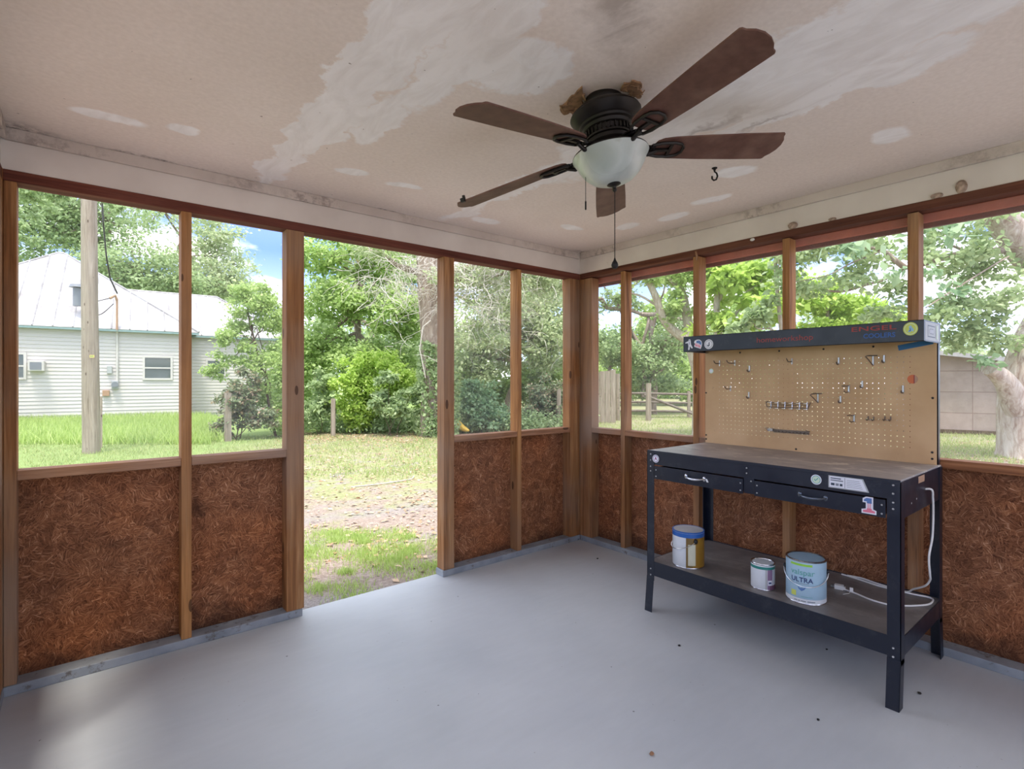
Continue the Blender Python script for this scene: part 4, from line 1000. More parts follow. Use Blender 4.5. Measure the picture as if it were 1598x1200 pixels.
def blob(u, v, dep, ru, rv, rd, n):
    """centre seen at (u, v) at depth dep; radii in metres across / up / deep"""
    return (tuple(pv(u, v, dep)), (ru, rd, rv), n)
def G(u, dep): return tuple(at(u, dep, GZ))

# ---- big oak behind the white house
tree('oak_tree', 'tall oak rising behind the white house roof, far left', G(150, 34),
     [blob(60, 350, 32, 3.4, 2.2, 2, 5580), blob(45, 420, 33, 3.0, 2.0, 2, 3720), blob(215, 420, 32, 3.0, 1.6, 2, 4960), blob(165, 340, 33, 3.2, 2.4, 2, 4030), blob(110, 300, 32, 4.0, 2.0, 2, 3720), blob(250, 440, 33, 3.0, 1.3, 2, 4650)],
     'leaf_mid', .22, tuple(pv(165, 330, 34)), 'bark', .45, 12, tight=.22)
tree('oak_tree', 'greyish oak with bare mossy limbs behind the right half of the house roof', G(300, 40),
     [blob(255, 330, 38, 3.6, 1.6, 2, 1560), blob(320, 400, 38, 2.6, 3.0, 2, 2880), blob(350, 440, 37, 2.8, 1.6, 2, 3600), blob(290, 455, 38, 3.2, 1.0, 2, 3300), blob(345, 370, 38, 1.6, 1.6, 2, 720)],
     'leaf_grey', .26, tuple(pv(300, 400, 40)), 'bark', .35, 12, tight=.2)
tree('overhanging_tree', 'leafy green branches hanging in the top left corner above the pole', G(-60, 15),
     [blob(60, 312, 13, .7, .45, .6, 1400), blob(120, 300, 13, .6, .30, .5, 900), blob(40, 350, 14, .35, .45, .5, 500), blob(170, 315, 13.5, .5, .2, .4, 350)], 'leaf_mid', .10, tuple(pv(-60, 250, 15)), 'bark', .25, 6, limbs=False)
# ---- small tree and shrub beyond the second screen
tree('young_tree', 'slender bright green young tree in front of the right end of the white house', G(432, 13.2),
     [blob(392, 470, 13.2, .55, .55, .5, 2600), blob(365, 520, 13.0, .50, .45, .4, 1500), blob(425, 490, 13.4, .45, .6, .5, 1900), blob(350, 570, 13, .40, .35, .4, 900), blob(410, 560, 13.2, .55, .5, .5, 1500), blob(400, 620, 13.2, .5, .5, .5, 1800), blob(435, 640, 13.2, .4, .6, .4, 1500)],
     'leaf_bright', .085, tuple(pv(385, 470, 13.2)), 'bark_dark', .035, 10, tight=.2)
tree('shrub', 'dark rounded shrub with reddish dry tips in front of the house, left of the doorway', G(376, 12.6),
     [blob(372, 625, 12.6, .55, .55, .5, 2600), blob(385, 600, 12.6, .40, .35, .4, 900), blob(350, 660, 12.5, .4, .35, .4, 900), blob(400, 655, 12.6, .45, .4, .4, 1200)], 'leaf_red', .085, None, 'bark_dark', .03, 10, 'shrub', 'shrubs along the hedge line')
# ---- hedge line seen through the doorway
tree('broadleaf_tree', 'bright layered tree left of the ivy trunk, seen through the doorway', G(560, 16.5),
     [blob(520, 400, 16, 1.2, .8, 1, 3600), blob(600, 410, 16.5, 1.1, .7, 1, 3600), blob(540, 470, 16, 1.4, .7, 1, 5200), blob(620, 490, 16, 1.0, .8, 1, 4400), blob(500, 540, 16, 1.0, .7, 1, 4000), blob(590, 560, 16, 1.4, .6, 1, 5200), blob(455, 590, 16, .8, 1.2, 1, 3600)],
     'leaf_bright', .125, tuple(pv(560, 400, 16.5)), 'bark', .12, 10)
tree('evergreen_tree', 'dense green tree filling the gap right behind the doorway hedge', G(560, 22),
     [blob(480, 520, 22, 1.6, 1.6, 1.2, 3000), blob(560, 430, 23, 2.2, 1.6, 1.2, 3750), blob(640, 430, 22, 1.8, 1.8, 1.2, 3500), blob(600, 560, 22, 2.4, 1.4, 1.2, 4500), blob(480, 620, 21, 1.8, 1.4, 1, 3250), blob(680, 560, 22, 1.8, 1.8, 1, 3500)],
     'leaf_mid', .17, tuple(pv(560, 400, 22)), 'bark', .2, 8)
tree('shrub', 'broadleaf green shrub at the left edge of the doorway', G(495, 13.8),
     [blob(495, 640, 13.8, .5, .45, .4, 1700), blob(500, 600, 14, .45, .4, .4, 1100)], 'leaf_mid', .10, None, 'bark_dark', .025, 8, 'shrub', 'shrubs along the hedge line')
tree('shrub', 'large bright green bush in the middle of the doorway', G(560, 14),
     [blob(550, 590, 14, .7, .45, .5, 2600), blob(590, 570, 14.2, .7, .4, .5, 2400), blob(560, 640, 14, .8, .45, .5, 2800), blob(625, 600, 14.2, .6, .55, .5, 3000), blob(590, 610, 14.3, 1.0, .4, .5, 3500)], 'leaf_yellow', .095, None, 'bark_dark', .03, 8, 'shrub', 'shrubs along the hedge line')
tree('shrub', 'darker green sapling with thin upright stems in front of the yellow green bush', G(612, 13.4),
     [blob(595, 625, 13.4, .45, .35, .4, 900), blob(625, 640, 13.4, .45, .4, .4, 1100), blob(640, 610, 13.4, .35, .35, .4, 700), blob(608, 595, 13.4, .3, .25, .3, 450)], 'leaf_mid', .10, None, 'bark_dark', .028, 6, 'shrub', 'shrubs along the hedge line')
# ---- big ivy trunk
bt = empty('big_tree', G(690, 13.4)); tag(bt, 'massive grey trunk behind the right doorway post', 'tree', TG)
m = MB(); c0 = Vector(G(684, 13.4)); tp = [c0+Vector((0,0,-.1)), c0+Vector((0,0,.35)), c0+Vector((-.02,0,1.4)), c0+Vector((-.10,0,2.6)), c0+Vector((-.16,.05,3.8)), c0+Vector((-.2,.1,5.6)), c0+Vector((-.2,.2,8))]
m.tube(spline(tp, 4), [.62-.0*i if i < 1 else max(.36, .50-.012*i) for i in range(25)], 18, caps=False)
for (u, v, r_) in ((560, 380, .10), (790, 380, .14), (640, 360, .12), (850, 420, .08), (720, 330, .14)): limb(m, tp[4], pv(u, v, 13.6+random.uniform(-.8, .8)), r_, r_*.35, .08, 6, 8)
obj('trunk', m, 'bark', bt, smooth=True)
tw = MB()
def spray(c, ext, n, r=.006, L=.5):
    for _ in range(n):
        p = Vector(c) + Vector((random.gauss(0, ext[0]), random.gauss(0, ext[1]), random.gauss(0, ext[2]))); d = Vector((random.gauss(0,1), random.gauss(0,1), random.gauss(-.35,.6))).normalized()
        pts = [p]
        for i in range(5):
            d = (d + Vector((random.gauss(0,.35), random.gauss(0,.35), random.gauss(-.08,.3)))).normalized(); pts.append(pts[-1] + d*L/5*random.uniform(.6, 1.5))
        tw.tube(pts, [r, r, r*.8, r*.7, r*.6, r*.4], 3, caps=False)
        if random.random() < .6:
            q = pts[2]; d2 = Vector((random.gauss(0,1), random.gauss(0,1), random.gauss(0,.7))).normalized(); tw.tube([q, q+d2*L*.25, q+d2*L*.45+Vector((0,0,-.05))], [r*.7, r*.5, r*.3], 3, caps=False)
spray(pv(640, 440, 12.9), (.7, .5, .45), 260, .006, .6); spray(pv(750, 470, 13), (.8, .6, .6), 420, .0055, .6); spray(pv(690, 420, 12.7), (.4, .3, .4), 120, .007, .6); spray(pv(790, 420, 13.2), (.7, .6, .4), 320, .005, .6)
tw.tube([pv(672, 500, 12.75), pv(660, 510, 12.7), pv(655, 545, 12.7), pv(664, 590, 12.75)], [.018, .016, .014, .01], 6)
obj('dead_branches', tw, 'twig', bt)
allp = np.concatenate([clumps(tuple(pv(u, v, 13.2)), (ru, .8, rv), n)[0] for u, v, ru, rv, n in ((740, 440, 1.4, .6, 3200), (800, 400, 1.3, .5, 3000), (590, 380, 1.2, .4, 2400), (850, 440, .9, .7, 2600), (760, 530, 1.0, .6, 1800))])
leaf_mesh('foliage', allp, .085, 'leaf_grey', bt, G(690, 13.4))
iv = empty('ivy', G(672, 12.8)); tag(iv, 'green ivy climbing the lower half of the massive trunk', 'ivy')
n = 4200; zz = rng.random(n)**.9*2.3; aa = math.atan2(-FW.y, -FW.x) + rng.normal(0, .75, n)+ .55*np.sin(zz*2.3); rr = .50-.03*zz+rng.normal(.03, .02, n)
keep = rng.random(n) < np.clip(.95-.25*zz + .5*np.sin(aa*5+zz*4), .04, 1)
pts = np.stack([c0.x+rr*np.cos(aa), c0.y+rr*np.sin(aa), GZ+.05+zz], 1)[keep]
leaf_mesh('foliage', pts, .085, 'leaf_mid', iv, G(672, 12.8), .0, .8)
vm = MB()
for q in (-.4, 0, .45): 
    aq = math.atan2(-FW.y, -FW.x)+q; vm.tube([(c0.x+.50*math.cos(aq+.1*math.sin(z*3)), c0.y+.50*math.sin(aq+.1*math.sin(z*3)), GZ+z) for z in (0, .5, 1, 1.5, 2.0)], .012, 5)
obj('vine_stem', vm, 'bark_dark', iv)
# ---- behind the left wall, right half
tree('mossy_tree', 'hazy grey green tree right of the massive trunk, seen by the corner', G(800, 17),
     [blob(740, 560, 17, 1.2, 1.0, 1, 5000), blob(800, 500, 17, 1.3, 1.2, 1, 6500), blob(860, 530, 17, 1.1, 1.3, 1, 6000), blob(780, 420, 18, 1.6, .9, 1, 4500), blob(870, 440, 18, 1.0, 1.0, 1, 4000)], 'leaf_grey', .13, tuple(pv(800, 420, 17)), 'bark', .14, 10)
tree('shrub', 'bluish shrub low right of the massive trunk, above the yellow board', G(745, 14.2),
     [blob(735, 640, 14.2, .6, .45, .5, 2600), blob(775, 650, 14.2, .6, .35, .5, 2400), blob(750, 610, 14.4, .6, .4, .5, 1900)], 'leaf_blue', .10, None, 'bark_dark', .03, 8, 'shrub', 'shrubs along the hedge line')
tree('shrub', 'low shrub with brownish twigs left of the corner posts', G(850, 15.4),
     [blob(835, 645, 15.4, .7, .35, .5, 2400), blob(870, 630, 15.6, .6, .5, .5, 2400), blob(850, 610, 15.6, .7, .45, .5, 2200)], 'leaf_red', .10, None, 'bark_dark', .03, 8, 'shrub', 'shrubs along the hedge line')
tree('background_tree', 'pale green tree far behind the left wall beside the corner', G(830, 34),
     [blob(720, 520, 34, 3.6, 3.6, 2, 4125), blob(830, 480, 34, 3.4, 3.6, 2, 4675), blob(900, 560, 34, 2.6, 2.4, 2, 3025), blob(860, 430, 34, 2.6, 2.0, 2, 1925), blob(630, 540, 33, 3.0, 3.6, 2, 3850), blob(540, 500, 33, 3.4, 3.6, 2, 3850), blob(460, 560, 33, 2.6, 2.6, 2, 2750)], 'leaf_bright', .24, tuple(pv(830, 430, 34)), 'bark', .3, 8)
tree('thicket', 'hazy green thicket filling the gap behind the low shrubs left of the corner', G(800, 19),
     [blob(720, 600, 19, 1.2, .9, .8, 5000), blob(790, 600, 19, 1.3, .9, .8, 6000), blob(850, 590, 19.5, 1.3, .9, .8, 6500), blob(880, 640, 19, .8, .5, .8, 3000), blob(650, 600, 19, 1.2, .9, .8, 4000)], 'leaf_bright', .13, None, 'bark', .03, 6, 'shrub')
tree('thicket', 'hazy green thicket behind the rail fence in the right wall screens', G(1000, 30),
     [blob(930, 600, 30, 2.0, 1.2, 1.2, 5000), blob(1010, 560, 30, 2.6, 1.8, 1.2, 7500), blob(1080, 590, 30, 2.2, 1.4, 1.2, 6000), blob(1040, 500, 30, 2.4, 1.4, 1.2, 4000)], 'leaf_bright', .2, None, 'bark', .04, 6, 'shrub')
# ---- beyond the right wall
tree('oak_tree', 'spreading dark limbed oak beyond the two left screens of the right wall', G(1020, 22),
     [blob(950, 540, 22, 1.6, .8, 1.4, 4200), blob(1010, 560, 22, 1.8, .7, 1.4, 4800), blob(1060, 520, 22, 1.6, .8, 1.4, 3600), blob(960, 470, 22, 1.4, .35, 1.2, 1300), blob(935, 420, 22, .9, .4, 1, 1000), blob(1040, 430, 22, 1.6, .7, 1.2, 2400), blob(1010, 600, 23, 2.2, .5, 1.4, 4500)],
     'leaf_mid', .14, tuple(pv(1015, 500, 22)), 'bark', .17, 14)
om = MB()
for a_, b_, r_ in (((905, 460), (1000, 490), .11), ((1000, 490), (1075, 500), .10), ((1000, 560), (1075, 530), .10), ((1010, 600), (1060, 545), .07), ((935, 600), (985, 510), .07), ((975, 480), (1010, 410), .06), ((1003, 620), (1012, 490), .09)):
    limb(om, pv(*a_, 21.6), pv(*b_, 21.8), r_, r_*.6, .09, 6, 7)
oo = obj('limb', om, 'bark', bpy.data.objects['oak_tree.002'], smooth=True)
tree('forked_tree', 'smooth pale forked tree left of the canopy end, beyond the right wall', G(1092, 13),
     [blob(1010, 420, 13, .8, .4, .8, 1300), blob(1075, 410, 13, .8, .5, .8, 1800), blob(1120, 420, 13, .8, .6, .8, 2400), blob(1055, 480, 13, .6, .5, .8, 900)], 'leaf_bright', .11, None, 'bark_light', .06, 6, limbs=False)
ft = bpy.data.objects['forked_tree']; m = MB()
b0 = Vector(G(1092, 13)); f1 = pv(1078, 535, 13)
m.tube(spline([b0-Vector((0,0,.1)), pv(1092, 590, 13), f1], 4), [.20, .19, .19, .18, .18, .17, .17, .16, .16], 12, caps=False)
for p_, r_ in (([f1, pv(1040, 505, 13), pv(1022, 460, 12.9), pv(1005, 425, 12.8), pv(990, 390, 12.7)], .12), ([f1, pv(1068, 470, 13.1), pv(1060, 440, 13.2), pv(1072, 395, 13.2), pv(1070, 350, 13.2)], .12), ([pv(1060, 455, 13.1), pv(1040, 430, 13.3), pv(1020, 410, 13.4)], .05), ([pv(1030, 480, 13), pv(1000, 462, 13), pv(975, 455, 13)], .035), ([pv(1062, 450, 13.2), pv(1085, 415, 13.2), pv(1090, 370, 13.1)], .05)):
    sp_ = spline(p_, 4); m.tube(sp_, [r_*(1-.6*i/len(sp_)) for i in range(len(sp_))], 9, caps=False)
obj('trunk', m, 'bark_light', ft, smooth=True)
tree('broadleaf_tree', 'large leaved bright green tree above the middle of the canopy', G(1120, 12),
     [blob(1140, 440, 12, .8, .55, .7, 1190), blob(1180, 470, 11.5, .8, .5, .7, 1120), blob(1130, 500, 11.8, .8, .35, .7, 1050), blob(1200, 420, 12, .7, .5, .7, 909)], 'leaf_yellow', .17, tuple(pv(1122, 380, 12)), 'bark_light', .10, 5)
tree('broadleaf_tree', 'blue green large leaved tree just left of the fourth stud', G(1215, 9.5),
     [blob(1165, 500, 9.5, .45, .25, .4, 230), blob(1215, 400, 9.2, .4, .3, .4, 160), blob(1190, 480, 9.5, .4, .25, .4, 180)], 'leaf_mid', .13, tuple(pv(1211, 380, 9.5)), 'bark_light', .05, 5)
tree('yellow_green_tree', 'yellow green tree between the fourth and fifth studs behind the canopy', G(1300, 14),
     [blob(1275, 460, 14, 1.2, .55, .9, 2380), blob(1330, 480, 14, 1.1, .35, .9, 1680), blob(1290, 510, 14, 1.3, .35, .8, 1819), blob(1380, 500, 14.5, .8, .25, .8, 770)], 'leaf_yellow', .14, tuple(pv(1290, 450, 14)), 'bark', .07, 6)
tree('background_tree', 'pale distant tree line behind the rail fence, left part', G(1000, 42),
     [blob(930, 560, 42, 3.6, 3.6, 2, 4900), blob(1010, 580, 42, 4.4, 2.6, 2, 5950), blob(1090, 570, 42, 3.6, 3.2, 2, 4550), blob(1180, 560, 42, 5.5, 4.0, 2, 6300), blob(1160, 450, 42, 4.4, 3.6, 2, 4200)], 'leaf_bright', .28, tuple(pv(1000, 500, 42)), 'bark', .25, 5)
tree('background_tree', 'pale distant tree line behind the bench and shed', G(1330, 40),
     [blob(1290, 570, 40, 5.0, 3.0, 2, 4900), blob(1400, 560, 40, 5, 2.4, 2, 4900), blob(1520, 560, 42, 6.0, 2.2, 2, 4900), blob(1300, 500, 40, 4.0, 1.8, 2, 2100)], 'leaf_grey', .28, tuple(pv(1330, 520, 40)), 'bark', .25, 5)
# ---- big pale tree at the right edge
rt = empty('large_tree', G(1600, 9.6)); tag(rt, 'huge pale barked tree forking at the right edge beside the shed', 'tree', TG)
m = MB(); d = 9.6
tp = [pv(1606, 712, d), pv(1600, 690, d), pv(1596, 640, d), pv(1602, 590, d), pv(1618, 540, d), pv(1640, 500, d), pv(1680, 440, d)]
m.tube(spline(tp, 4), [.62, .56, .47, .42, .40, .385, .375, .365, .36, .36] + [.36]*15, 18, caps=False)
fk = [pv(1700, 470, d), pv(1660, 440, d), pv(1610, 400, d-.1), pv(1575, 355, d-.2), pv(1540, 300, d-.3), pv(1490, 200, d-.3)]
m.tube(spline(fk, 4), [.34-.007*i for i in range(21)], 14, caps=False)
st_ = [pv(1590, 640, d-.1), pv(1572, 600, d-.2), pv(1556, 583, d-.3), pv(1544, 574, d-.35)]
m.tube(spline(st_, 3), [.22, .21, .19, .17, .16, .15, .14, .13, .13, .13], 12)
obj('trunk', m, 'bark_pale', rt, smooth=True)
m = MB()
for p_, r_ in (([pv(1592, 388, d-.1), pv(1548, 392, d-.2), pv(1490, 398, d-.4), pv(1440, 412, d-.6), pv(1412, 418, d-.8)], .075), ([pv(1592, 392, d-.1), pv(1560, 408, d-.6), pv(1500, 445, d-1.2), pv(1445, 480, d-1.5)], .018),
               ([pv(1412, 418, d-.8), pv(1395, 405, d-.8), pv(1375, 390, d-.8), pv(1340, 385, d-.8)], .05), ([pv(1412, 418, d-.8), pv(1390, 432, d-.7), pv(1350, 445, d-.6), pv(1310, 455, d-.5), pv(1260, 450, d-.4), pv(1235, 470, d-.4)], .028), ([pv(1510, 394, d-.3), pv(1490, 385, d-.3), pv(1475, 382, d-.3)], .03),
               ([pv(1375, 392, d-.8), pv(1330, 410, d-.8), pv(1290, 430, d-.8), pv(1240, 440, d-.8)], .014)):
    sp_ = spline(p_, 5); m.tube(sp_, [r_*(1-.55*i/len(sp_)) for i in range(len(sp_))], 9, caps=False)
obj('branch', m, 'bark', rt, smooth=True)
allp = np.concatenate([clumps(tuple(pv(u, v, dd)), (ru, .7, rv), n, tight=.22)[0] for u, v, dd, ru, rv, n in
    ((1500, 350, 9, .9, .35, 1000), (1560, 350, 10, .5, .3, 500), (1470, 400, 9, .6, .25, 600), (1540, 420, 9.5, .7, .3, 900), (1530, 480, 9.2, .7, .30, 1100), (1480, 500, 9, .45, .28, 520), (1560, 520, 9.4, .45, .3, 480), (1500, 530, 9.4, .6, .15, 350),
     (1340, 380, 9, .9, .22, 800), (1280, 395, 9, .6, .22, 600), (1390, 400, 9, .5, .25, 420), (1355, 440, 9, .7, .25, 620), (1270, 440, 9, .5, .3, 500), (1370, 490, 9.3, .5, .12, 260))])
leaf_mesh('foliage', allp, .11, 'leaf_mid', rt, G(1600, 9.6))
allp = np.concatenate([clumps(tuple(pv(u, v, dd)), (ru, .25, rv), n, tight=.3)[0] for u, v, dd, ru, rv, n in ((1455, 360, 6.2, .25, .12, 60), (1475, 450, 6.2, .16, .14, 26), (1300, 385, 6.4, .5, .10, 80), (1450, 425, 6.5, .15, .12, 30), (1410, 420, 6.5, .12, .14, 16), (1545, 563, 8.9, .35, .06, 50))])
leaf_mesh('near_leaves', allp, .14, 'leaf_blue', rt, G(1600, 9.6), .2)

# ------------------------------------------------------------------ posts, pole, fences, board
def post(name, u, dep, w, ztop, label, cat, group=None, mat='old_post', rnd=True, lean=0):
    b = at(u, dep, GZ-.05); m = MB()
    if rnd: m.tube([b, b+Vector((lean*.5, 0, (ztop-GZ)*.5)), b+Vector((lean, 0, ztop-GZ+.05))], [w/2, w*.49, w*.47], 14)
    else: m.box(b.x-w/2, b.x+w/2, b.y-w/2, b.y+w/2, b.z, ztop)
    return tag(obj(name, m, mat, origin=tuple(b), smooth=rnd), label, cat, group)
up_ = empty('utility_pole', G(143, 10.2)); tag(up_, 'tall grey wooden utility pole in front of the white house', 'utility pole')
b = at(143, 10.2, GZ-.1); obj('pole', MB().tube([b, b+Vector((-.03,0,3)), b+Vector((-.06,0,9))], [.145, .132, .115], 20), 'old_post', up_, smooth=True)
tgp = at(143.5, 10.2-.142, zat(556, 10.06)); ft_ = Flat(tgp, RT*1.0, (0,0,1)); ft_.rect(-.05, -.03, .05, .03, 'ink_tan').rect(-.04, -.02, .04, .02, 'ink_lime').rect(-.03, -.012, -.018, .012, 'ink_dark').rect(-.008, -.012, .004, .012, 'ink_dark').rect(.014, -.012, .026, .012, 'ink_dark'); ft_.done('number_tag', up_, 'small yellow number tag')
wr_ = MB(); wr_.tube([pv(156, 250, 12), pv(161, 345, 15), pv(166, 400, 16.4), pv(172, 435, 17.0), pv(183, 458, 17.5)], .022, 6)
PG = 'grey fence posts along the hedge line'
post('fence_post', 155, 11.0, .10, .95, 'short grey post hidden just right of the utility pole', 'fence post', PG, rnd=False)
post('fence_post', 355.5, 12.2, .13, zat(613, 12.2), 'grey green wooden post standing in the dark shrub', 'fence post', PG, rnd=False)
post('fence_post', 520, 13.2, .12, zat(622, 13.2), 'low wooden post among the bushes in the doorway', 'fence post', PG)
post('fence_post', 872, 15.2, .13, zat(608, 15.2), 'wooden post in the brush left of the corner', 'fence post', PG)
post('fence_post', 1012, 18.5, .20, zat(598, 18.5), 'grey rail fence post left of the second right screen', 'fence post', PG)
post('fence_post', 964, 18.5, .16, zat(583, 18.5), 'grey post at the right edge of the leaning board panel', 'fence post', PG)
def board_panel(u0, u1, dep, ztop, label, cat='fence', slope=.02):
    root = empty('board_fence', G((u0+u1)/2, dep)); tag(root, label, cat); n = max(4, int((u1-u0)*dep/FPX/.14)); 
    for i in range(n):
        a = at(u0+(u1-u0)*i/n, dep, GZ); b_ = at(u0+(u1-u0)*(i+.94)/n, dep, GZ); zt = ztop + random.uniform(-.03, .03) + slope*i
        m = MB().prism([(0, 0), ((b_-a).length, 0), ((b_-a).length, zt-GZ), (0, zt-GZ)], a, (b_-a).normalized(), (0,0,1), .025); obj('board', m, 'old_post', root)
    for z in (GZ+.3, ztop-.3): obj('rail', MB().beam(at(u0, dep+.05, z), at(u1, dep+.05, z), .04, .09), 'old_rail', root)
board_panel(928, 961, 17.5, zat(581, 17.5), 'weathered grey board fence panel beyond the first right screen')
board_panel(850, 888, 24, zat(584, 24), 'distant dark board fence panel in the brush left of the corner', slope=0)
rf = empty('rail_fence', G(1030, 20)); tag(rf, 'grey three rail fence beyond the right screens', 'fence')
for u in (940, 1075, 1140): 
    p = at(u, 20, GZ-.05); obj('post', MB().tube([p, p+Vector((0,0,1.05))], .07, 8), 'old_post', rf)
for z in (.12, .45, .78): obj('rail', MB().tube([at(925, 20, z), at(1000, 20, z+.02), at(1075, 20, z-.02), at(1140, 20, z)], .045, 7), 'old_rail', rf, smooth=True)
obj('brace', MB().tube([at(1005, 19.7, .75), at(1085, 19.7, .0)], .05, 7), 'old_rail', rf, smooth=True)
ys = MB(); yp = [pv(706, 655, 13.9), pv(714, 661, 13.8), pv(722, 668, 13.7), pv(732, 672, 13.6)]
ys.tube(spline(yp, 4), [.02, .06, .09, .10, .10, .10, .09, .09, .08, .07, .06, .04, .02], 10)
tag(obj('plastic_float', ys, M.setdefault('yellow', plain('yellow_plastic', (232, 190, 84), .5)), origin=tuple(yp[0]), smooth=True), 'curved yellow plastic piece lying at the foot of the massive trunk', 'plastic piece')
br = MB(); br.tube(spline([at(548, 6.9, GZ+.01), at(600, 7.1, GZ+.02), at(640, 7.4, GZ+.02), at(646, 7.6, GZ+.03)], 4), .008, 5)
tag(obj('fallen_twig', br, 'twig', origin=tuple(at(600, 7.1, GZ))), 'thin fallen twig on the dirt in the middle of the doorway view', 'twig')

# ------------------------------------------------------------------ white house
def cs(lat, dep, z): p = EYE + FW*dep + RT*lat; return Vector((p.x, p.y, z))
house = empty('house', cs(-15.5, 18, GZ)); tag(house, 'white clapboard house with a pale metal hip roof, far left', 'house')
HB = np.array((-18.95, 15.2)); HD = np.array((.815, .571)); HN = np.array((-.571, .815))
def hp_(s_, n_, z): q = HB + HD*s_ + HN*n_; return cs(q[0], q[1], z)
M['siding'] = plain('white_siding', (208, 202, 196), .6, var=.04, scale=1.5)
M['metal_roof'] = None
def roofm():
    t = NT('weathered_white_metal_roof', .5, .1, .4)
    c = t.ramp(t.noise(scale=1.6, detail=6, rough=.65), [(.3, lin((140, 136, 134))), (.6, lin((176, 174, 174)))])
    t.col(t.mix(t.math('MULTIPLY', t.bw(t.noise(scale=9, detail=5), .55, .7), .4), c, lin((112, 108, 106)))); return t.m
M['metal_roof'] = roofm()
M['window_glass'] = plain('dark_window_glass', (70, 84, 82), .08, 0, .8)
M['teal'] = plain('teal_fascia', (132, 156, 154), .6)
def siding(s0, s1, n0, z1, parent, name='wall'):
    m = MB(); z = GZ+.1; lap = .125
    while z < z1:
        zt = min(z+lap, z1)
        m.add([hp_(s0, n0-.018, z), hp_(s1, n0-.018, z), hp_(s1, n0, zt), hp_(s0, n0, zt), hp_(s0, n0, z), hp_(s1, n0, z)], [(0,1,2,3), (4,5,1,0)]); z = zt
    m.add([hp_(s0, n0, GZ-.1), hp_(s0, n0+7, GZ-.1), hp_(s0, n0+7, z1), hp_(s0, n0, z1)], [(0,1,2,3)]); m.add([hp_(s1, n0, GZ-.1), hp_(s1, n0+7, GZ-.1), hp_(s1, n0+7, z1), hp_(s1, n0, z1)], [(3,2,1,0)])
    m.add([hp_(s0, n0, GZ-.1), hp_(s1, n0, GZ-.1), hp_(s1, n0, GZ+.12), hp_(s0, n0, GZ+.12)], [(0,1,2,3)])
    return obj(name, m, 'siding', parent)
EZ = 3.06; L1 = 8.40
siding(0.15, L1-.1, 0, EZ, house); siding(L1-.1, L1+3.6, 1.3, EZ, house)
def roof(s0, s1, n0, n1, ze, ridge, name='roof'):
    (ra, rb) = ridge; m = MB(); o = .22
    A, B, C_, D = hp_(s0-o, n0-o, ze), hp_(s1+o, n0-o, ze), hp_(s1+o, n1+o, ze), hp_(s0-o, n1+o, ze)
    Ra, Rb = hp_(*ra), hp_(*rb); m.add([A, B, C_, D, Ra, Rb], [(0,1,5,4), (1,2,5), (2,3,4,5), (3,0,4), (0,3,2,1)])
    ob = obj(name, m, 'metal_roof', house); rb_ = MB(); q = s0 + .25
    while q < s1:
        # rib runs up the front slope until it meets hip or ridge
        e = hp_(q, n0-o, ze+.015); lim = ra[0] if q < ra[0] else (rb[0] if q > rb[0] else None)
        if lim is None: t = 1.0
        elif q < ra[0]: t = (q-(s0-o))/max(.01, ra[0]-(s0-o))
        else: t = ((s1+o)-q)/max(.01, (s1+o)-rb[0])
        nr = ra[1]; top = hp_(q, (n0-o)+(nr-(n0-o))*t, ze+.02+(ra[2]-ze)*t); rb_.tube([e, top], .022, 4); q += .52
    rb_.tube([A+Vector((0,0,.02)), Ra], .04, 5); rb_.tube([B+Vector((0,0,.02)), Rb], .04, 5); rb_.tube([Ra, Rb], .04, 5)
    obj('roof_seams', rb_, 'metal_roof', ob)
    obj('fascia', MB().beam(hp_(s0-o, n0-o, ze-.05), hp_(s1+o, n0-o, ze-.05), .03, .07), 'teal', ob)
roof(0, L1, 0, 8.4, EZ+.02, ((4.1, 4.2, 6.35), (4.3, 4.2, 6.35)))
roof(L1-4, L1+3.6, 1.3, 8.0, EZ+.02, ((L1-3.5, 4.6, 5.15), (L1+1.3, 4.6, 5.15)))
def on_house(u, v, n0=0):
    """point of the wall plane behind a direction"""
    k_ = (u-799)/FPX; # lat = k*dep ; HB + HD s + HN n0
    s_ = (k_*(HB[1]+HN[1]*n0) - (HB[0]+HN[0]*n0)) / (HD[0] - k_*HD[1]); dep = HB[1]+HD[1]*s_+HN[1]*n0
    return s_, EYE.z + (594-v)/FPX*dep
def hwin(u0, u1, v0, v1, n0, label):
    s0, zt = on_house(u0, v0, n0); s1, _ = on_house(u1, v0, n0); _, zb = on_house((u0+u1)/2, v1, n0); fw = .07
    f = MB()
    def hb(a, b, z0, z1, d0, d1):
        f.add([hp_(a, n0-d1, z0), hp_(b, n0-d1, z0), hp_(b, n0-d0, z0), hp_(a, n0-d0, z0), hp_(a, n0-d1, z1), hp_(b, n0-d1, z1), hp_(b, n0-d0, z1), hp_(a, n0-d0, z1)], [(0,3,2,1),(4,5,6,7),(0,1,5,4),(1,2,6,5),(2,3,7,6),(3,0,4,7)])
    hb(s0-fw, s0, zb-fw, zt+fw, 0, .05); hb(s1, s1+fw, zb-fw, zt+fw, 0, .05); hb(s0, s1, zt, zt+fw, 0, .05); hb(s0, s1, zb-fw, zb, 0, .06); hb(s0, s1, (zt+zb)/2-.025, (zt+zb)/2+.025, 0, .045)
    w = obj('window', f, 'siding', house, label=label)
    g = MB().add([hp_(s0, n0-.025, zb), hp_(s1, n0-.025, zb), hp_(s1, n0-.025, zt), hp_(s0, n0-.025, zt)], [(0,1,2,3)]); obj('pane', g, 'window_glass', w)
hwin(20, 37, 553, 589, 0, 'house window at the left edge'); hwin(226, 266, 558, 590, 0, 'wide house window'); hwin(324, 350, 563, 584, 1.3, 'small window of the set back wing')
